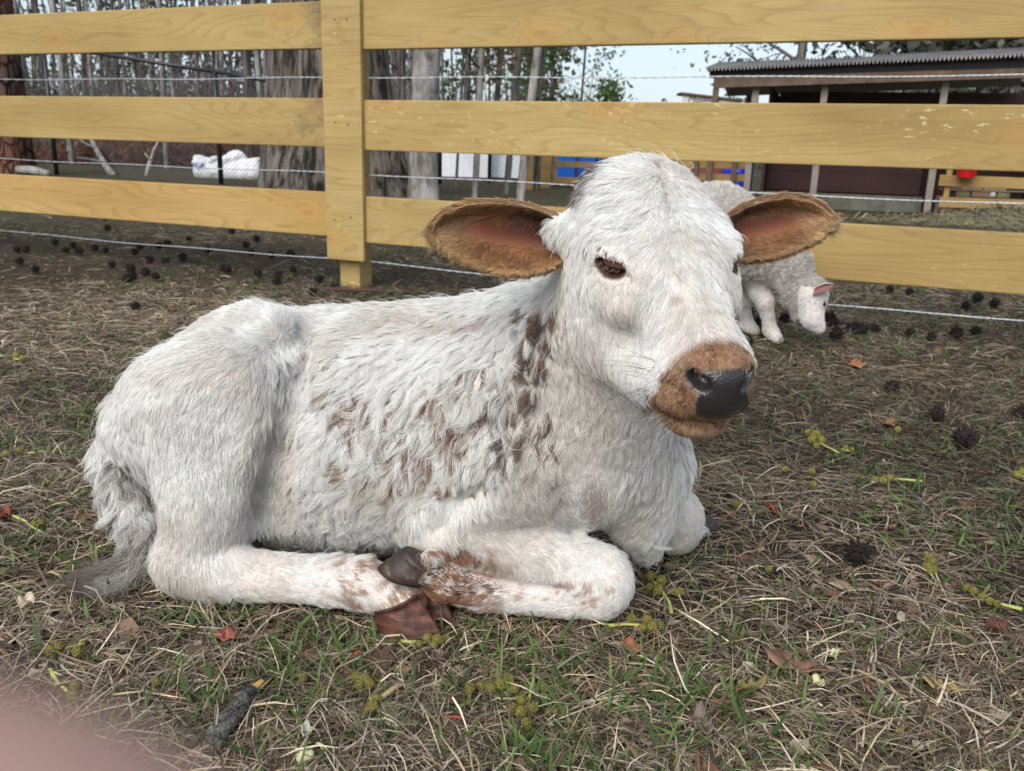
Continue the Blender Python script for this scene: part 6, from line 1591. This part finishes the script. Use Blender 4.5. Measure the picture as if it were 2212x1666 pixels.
leaf('grey curled leaf at the bottom right of centre', [(1490, 1570), (1510, 1556), (1535, 1575), (1540, 1610), (1520, 1612), (1500, 1592)], (.16, .11, .095), .010)
leaf('pale grey leaf scrap at the bottom centre', [(650, 1586), (664, 1578), (676, 1590), (668, 1612), (652, 1606)], (.48, .50, .44), .005)
leaf('dark bark chip near the right edge of the foreground', [(2120, 1355), (2150, 1350), (2178, 1368), (2170, 1380), (2135, 1374)], (.10, .035, .025), .008, 'bark chip')
leaf('yellow brown leaf blade in the right foreground', [(1985, 1490), (2010, 1482), (2050, 1492), (2090, 1512), (2050, 1506), (2010, 1500)], (.30, .21, .075), .006)
leaf('red brown leaf at the left edge beside the tail', [(0, 1120), (20, 1112), (28, 1125), (10, 1142), (0, 1140)], (.22, .05, .03), .008)
leaf('pale tan leaf left of the tail', [(40, 1310), (62, 1296), (80, 1304), (72, 1322), (52, 1330)], (.46, .38, .27), .008)
leaf('orange brown leaf scrap right of the calf muzzle', [(1832, 790), (1850, 782), (1868, 792), (1858, 802), (1840, 800)], (.36, .15, .06), .006)
leaf('red brown leaf right of the muzzle in the straw', [(1905, 920), (1925, 908), (1940, 915), (1930, 928), (1912, 930)], (.24, .09, .05), .006)
# lichen stick, broken at the end
STK = bark('stick_bark', (.05, .042, .038), (.20, .18, .165), 60, 160, .8, lichen=0.4)
sp = [ground(float(x), float(y)) + np.array([0, 0, .010]) for (x, y) in ((455, 1632), (482, 1590), (512, 1555), (545, 1515))]
st = empty('lichen_stick', sp[0]); tag(st, 'grey lichen crusted broken stick in the lower left foreground', 'stick'); O_ = sp[0]
MB().tube([p - O_ for p in sp], [.010, .0105, .0098, .0085], 12).build('stem', STK, st, smooth=True)
bp_ = [sp[-1] - O_, ground(568., 1497.) + np.array([0, 0, .013]) - O_]; MB().tube(bp_, [.0070, .0035], 6).build('broken_end', plain('raw_wood', (.42, .23, .08), .7, .2, .3, 60), st)
# pale nut, pine twigs
p = ground(660., 1648.); V_, F_ = sphere_np((0, 0, 0), (.0085, .007, .0075), np.eye(3), 16, 10); V_[:, 2] += .003 * (V_[:, 0] > .004)
o = link('pale_nut', np_mesh('pale_nut', V_, F_), plain('nut_shell', (.50, .46, .27), .45, .4, .15, 60), smooth=True); o.location = (p[0], p[1], gz(p) + .009); tag(o, 'pale round nut at the bottom edge of the picture', 'nut')
for k, (a, b, w, c_, lb) in enumerate([((750, 1432), (795, 1420), .0022, (.24, .07, .035), 'short red brown twig right below the hind hoof'), ((905, 1556), (1065, 1570), .0014, (.28, .07, .035), 'thin red twig behind the largest catkin'), ((1505, 1595), (1512, 1700), .0012, (.24, .09, .05), 'thin red stem at the bottom right of centre'),
        ((790, 1545), (900, 1470), .003, (.36, .28, .16), 'flat straw coloured splinter beside the lichen stick'), ((1860, 1432), (1878, 1500), .0022, (.22, .09, .05), 'brown twig standing on end in the right foreground'), ((1655, 1090), (1676, 1112), .002, (.34, .06, .03), 'short bright red twig below the calf chin'),
        ((1895, 800), (2030, 790), .004, (.16, .12, .085), 'grey stick lying in the straw at the right'), ((705, 630), (850, 638), .007, (.085, .042, .034), 'red brown branch lying at the foot of the fence post'), ((1130, 1270), (1100, 1345), .0009, (.24, .20, .08), 'single dry grass stem in front of the folded leg')]):
    P0, P1 = ground(float(a[0]), float(a[1])), ground(float(b[0]), float(b[1])); h_ = .006 + w
    mid = (P0 + P1) / 2 + np.array([0, .004, 0]); m = MB().tube([P0 - P0 + np.array([0, 0, h_]), mid - P0 + np.array([0, 0, h_ + .003]), P1 - P0 + np.array([0, 0, h_])], [w, w, w * .6], 7)
    o = m.build('twig', plain('twig_%d' % k, c_, .8, .2, .3, 120), smooth=True); o.location = (P0[0], P0[1], gz(P0)); tag(o, lb, 'twig')

# ================================================================== the photographer's fingertip, caught at the lens
ff = Field((-.045, -.005, .43), (.03, .055, .545), .0009)
def fpt(x, y, dep): d = rays(float(x), float(y)); return CAM + d * dep
ax = [fpt(-1700, 1815, .0225), fpt(-760, 2135, .0225), fpt(-90, 2355, .022), fpt(300, 2495, .022)]
rr_ = [.0088, .0084, .0080, .0066]
for k in range(3): ff.cone(ax[k], rr_[k], ax[k + 1], rr_[k + 1], .004)
V_, F_ = ff.mesh(); V_ = smooth_mesh(V_, F_, 2)
fin = empty('finger', ax[1]); tag(fin, 'blurred pink fingertip intruding at the lower left corner', 'finger'); FO = ax[1]
q = N('finger_skin', .5, .4); f = q.noise(q.obj((900, 900, 900)), 1.0, 4); q.color(q.ramp(f, [(.3, (.34, .20, .165)), (.7, (.39, .235, .195))])); q.b.inputs['Subsurface Weight'].default_value = .0; q.b.inputs['Subsurface Radius'].default_value = (.004, .002, .001); q.bump(f, .2, .0003)
link('fingertip', np_mesh('fingertip', V_ - FO, F_), q.m, fin, smooth=True)
# nail on the side turned away from the lens
d1 = ax[3] - ax[2]; d1 /= np.linalg.norm(d1); away = _fw - d1 * (_fw @ d1); away /= np.linalg.norm(away); sd_ = np.cross(d1, away); V_ = []
for i_ in range(9):
    for j_ in range(9):
        u, w = i_ / 8 - .5, j_ / 8 - .5; c_ = ax[2] * .45 + ax[3] * .55 + d1 * u * .010; r_ = .0078 - .0006 * u
        V_.append(c_ + away * r_ * math.cos(w * 1.7) + sd_ * r_ * math.sin(w * 1.7) - FO)
link('nail', np_mesh('nail', np.array(V_), [(i_ * 9 + j_, (i_ + 1) * 9 + j_, (i_ + 1) * 9 + j_ + 1, i_ * 9 + j_ + 1) for i_ in range(8) for j_ in range(8)]), plain('finger_nail', (.66, .45, .40), .3, .5, .05), fin, smooth=True)
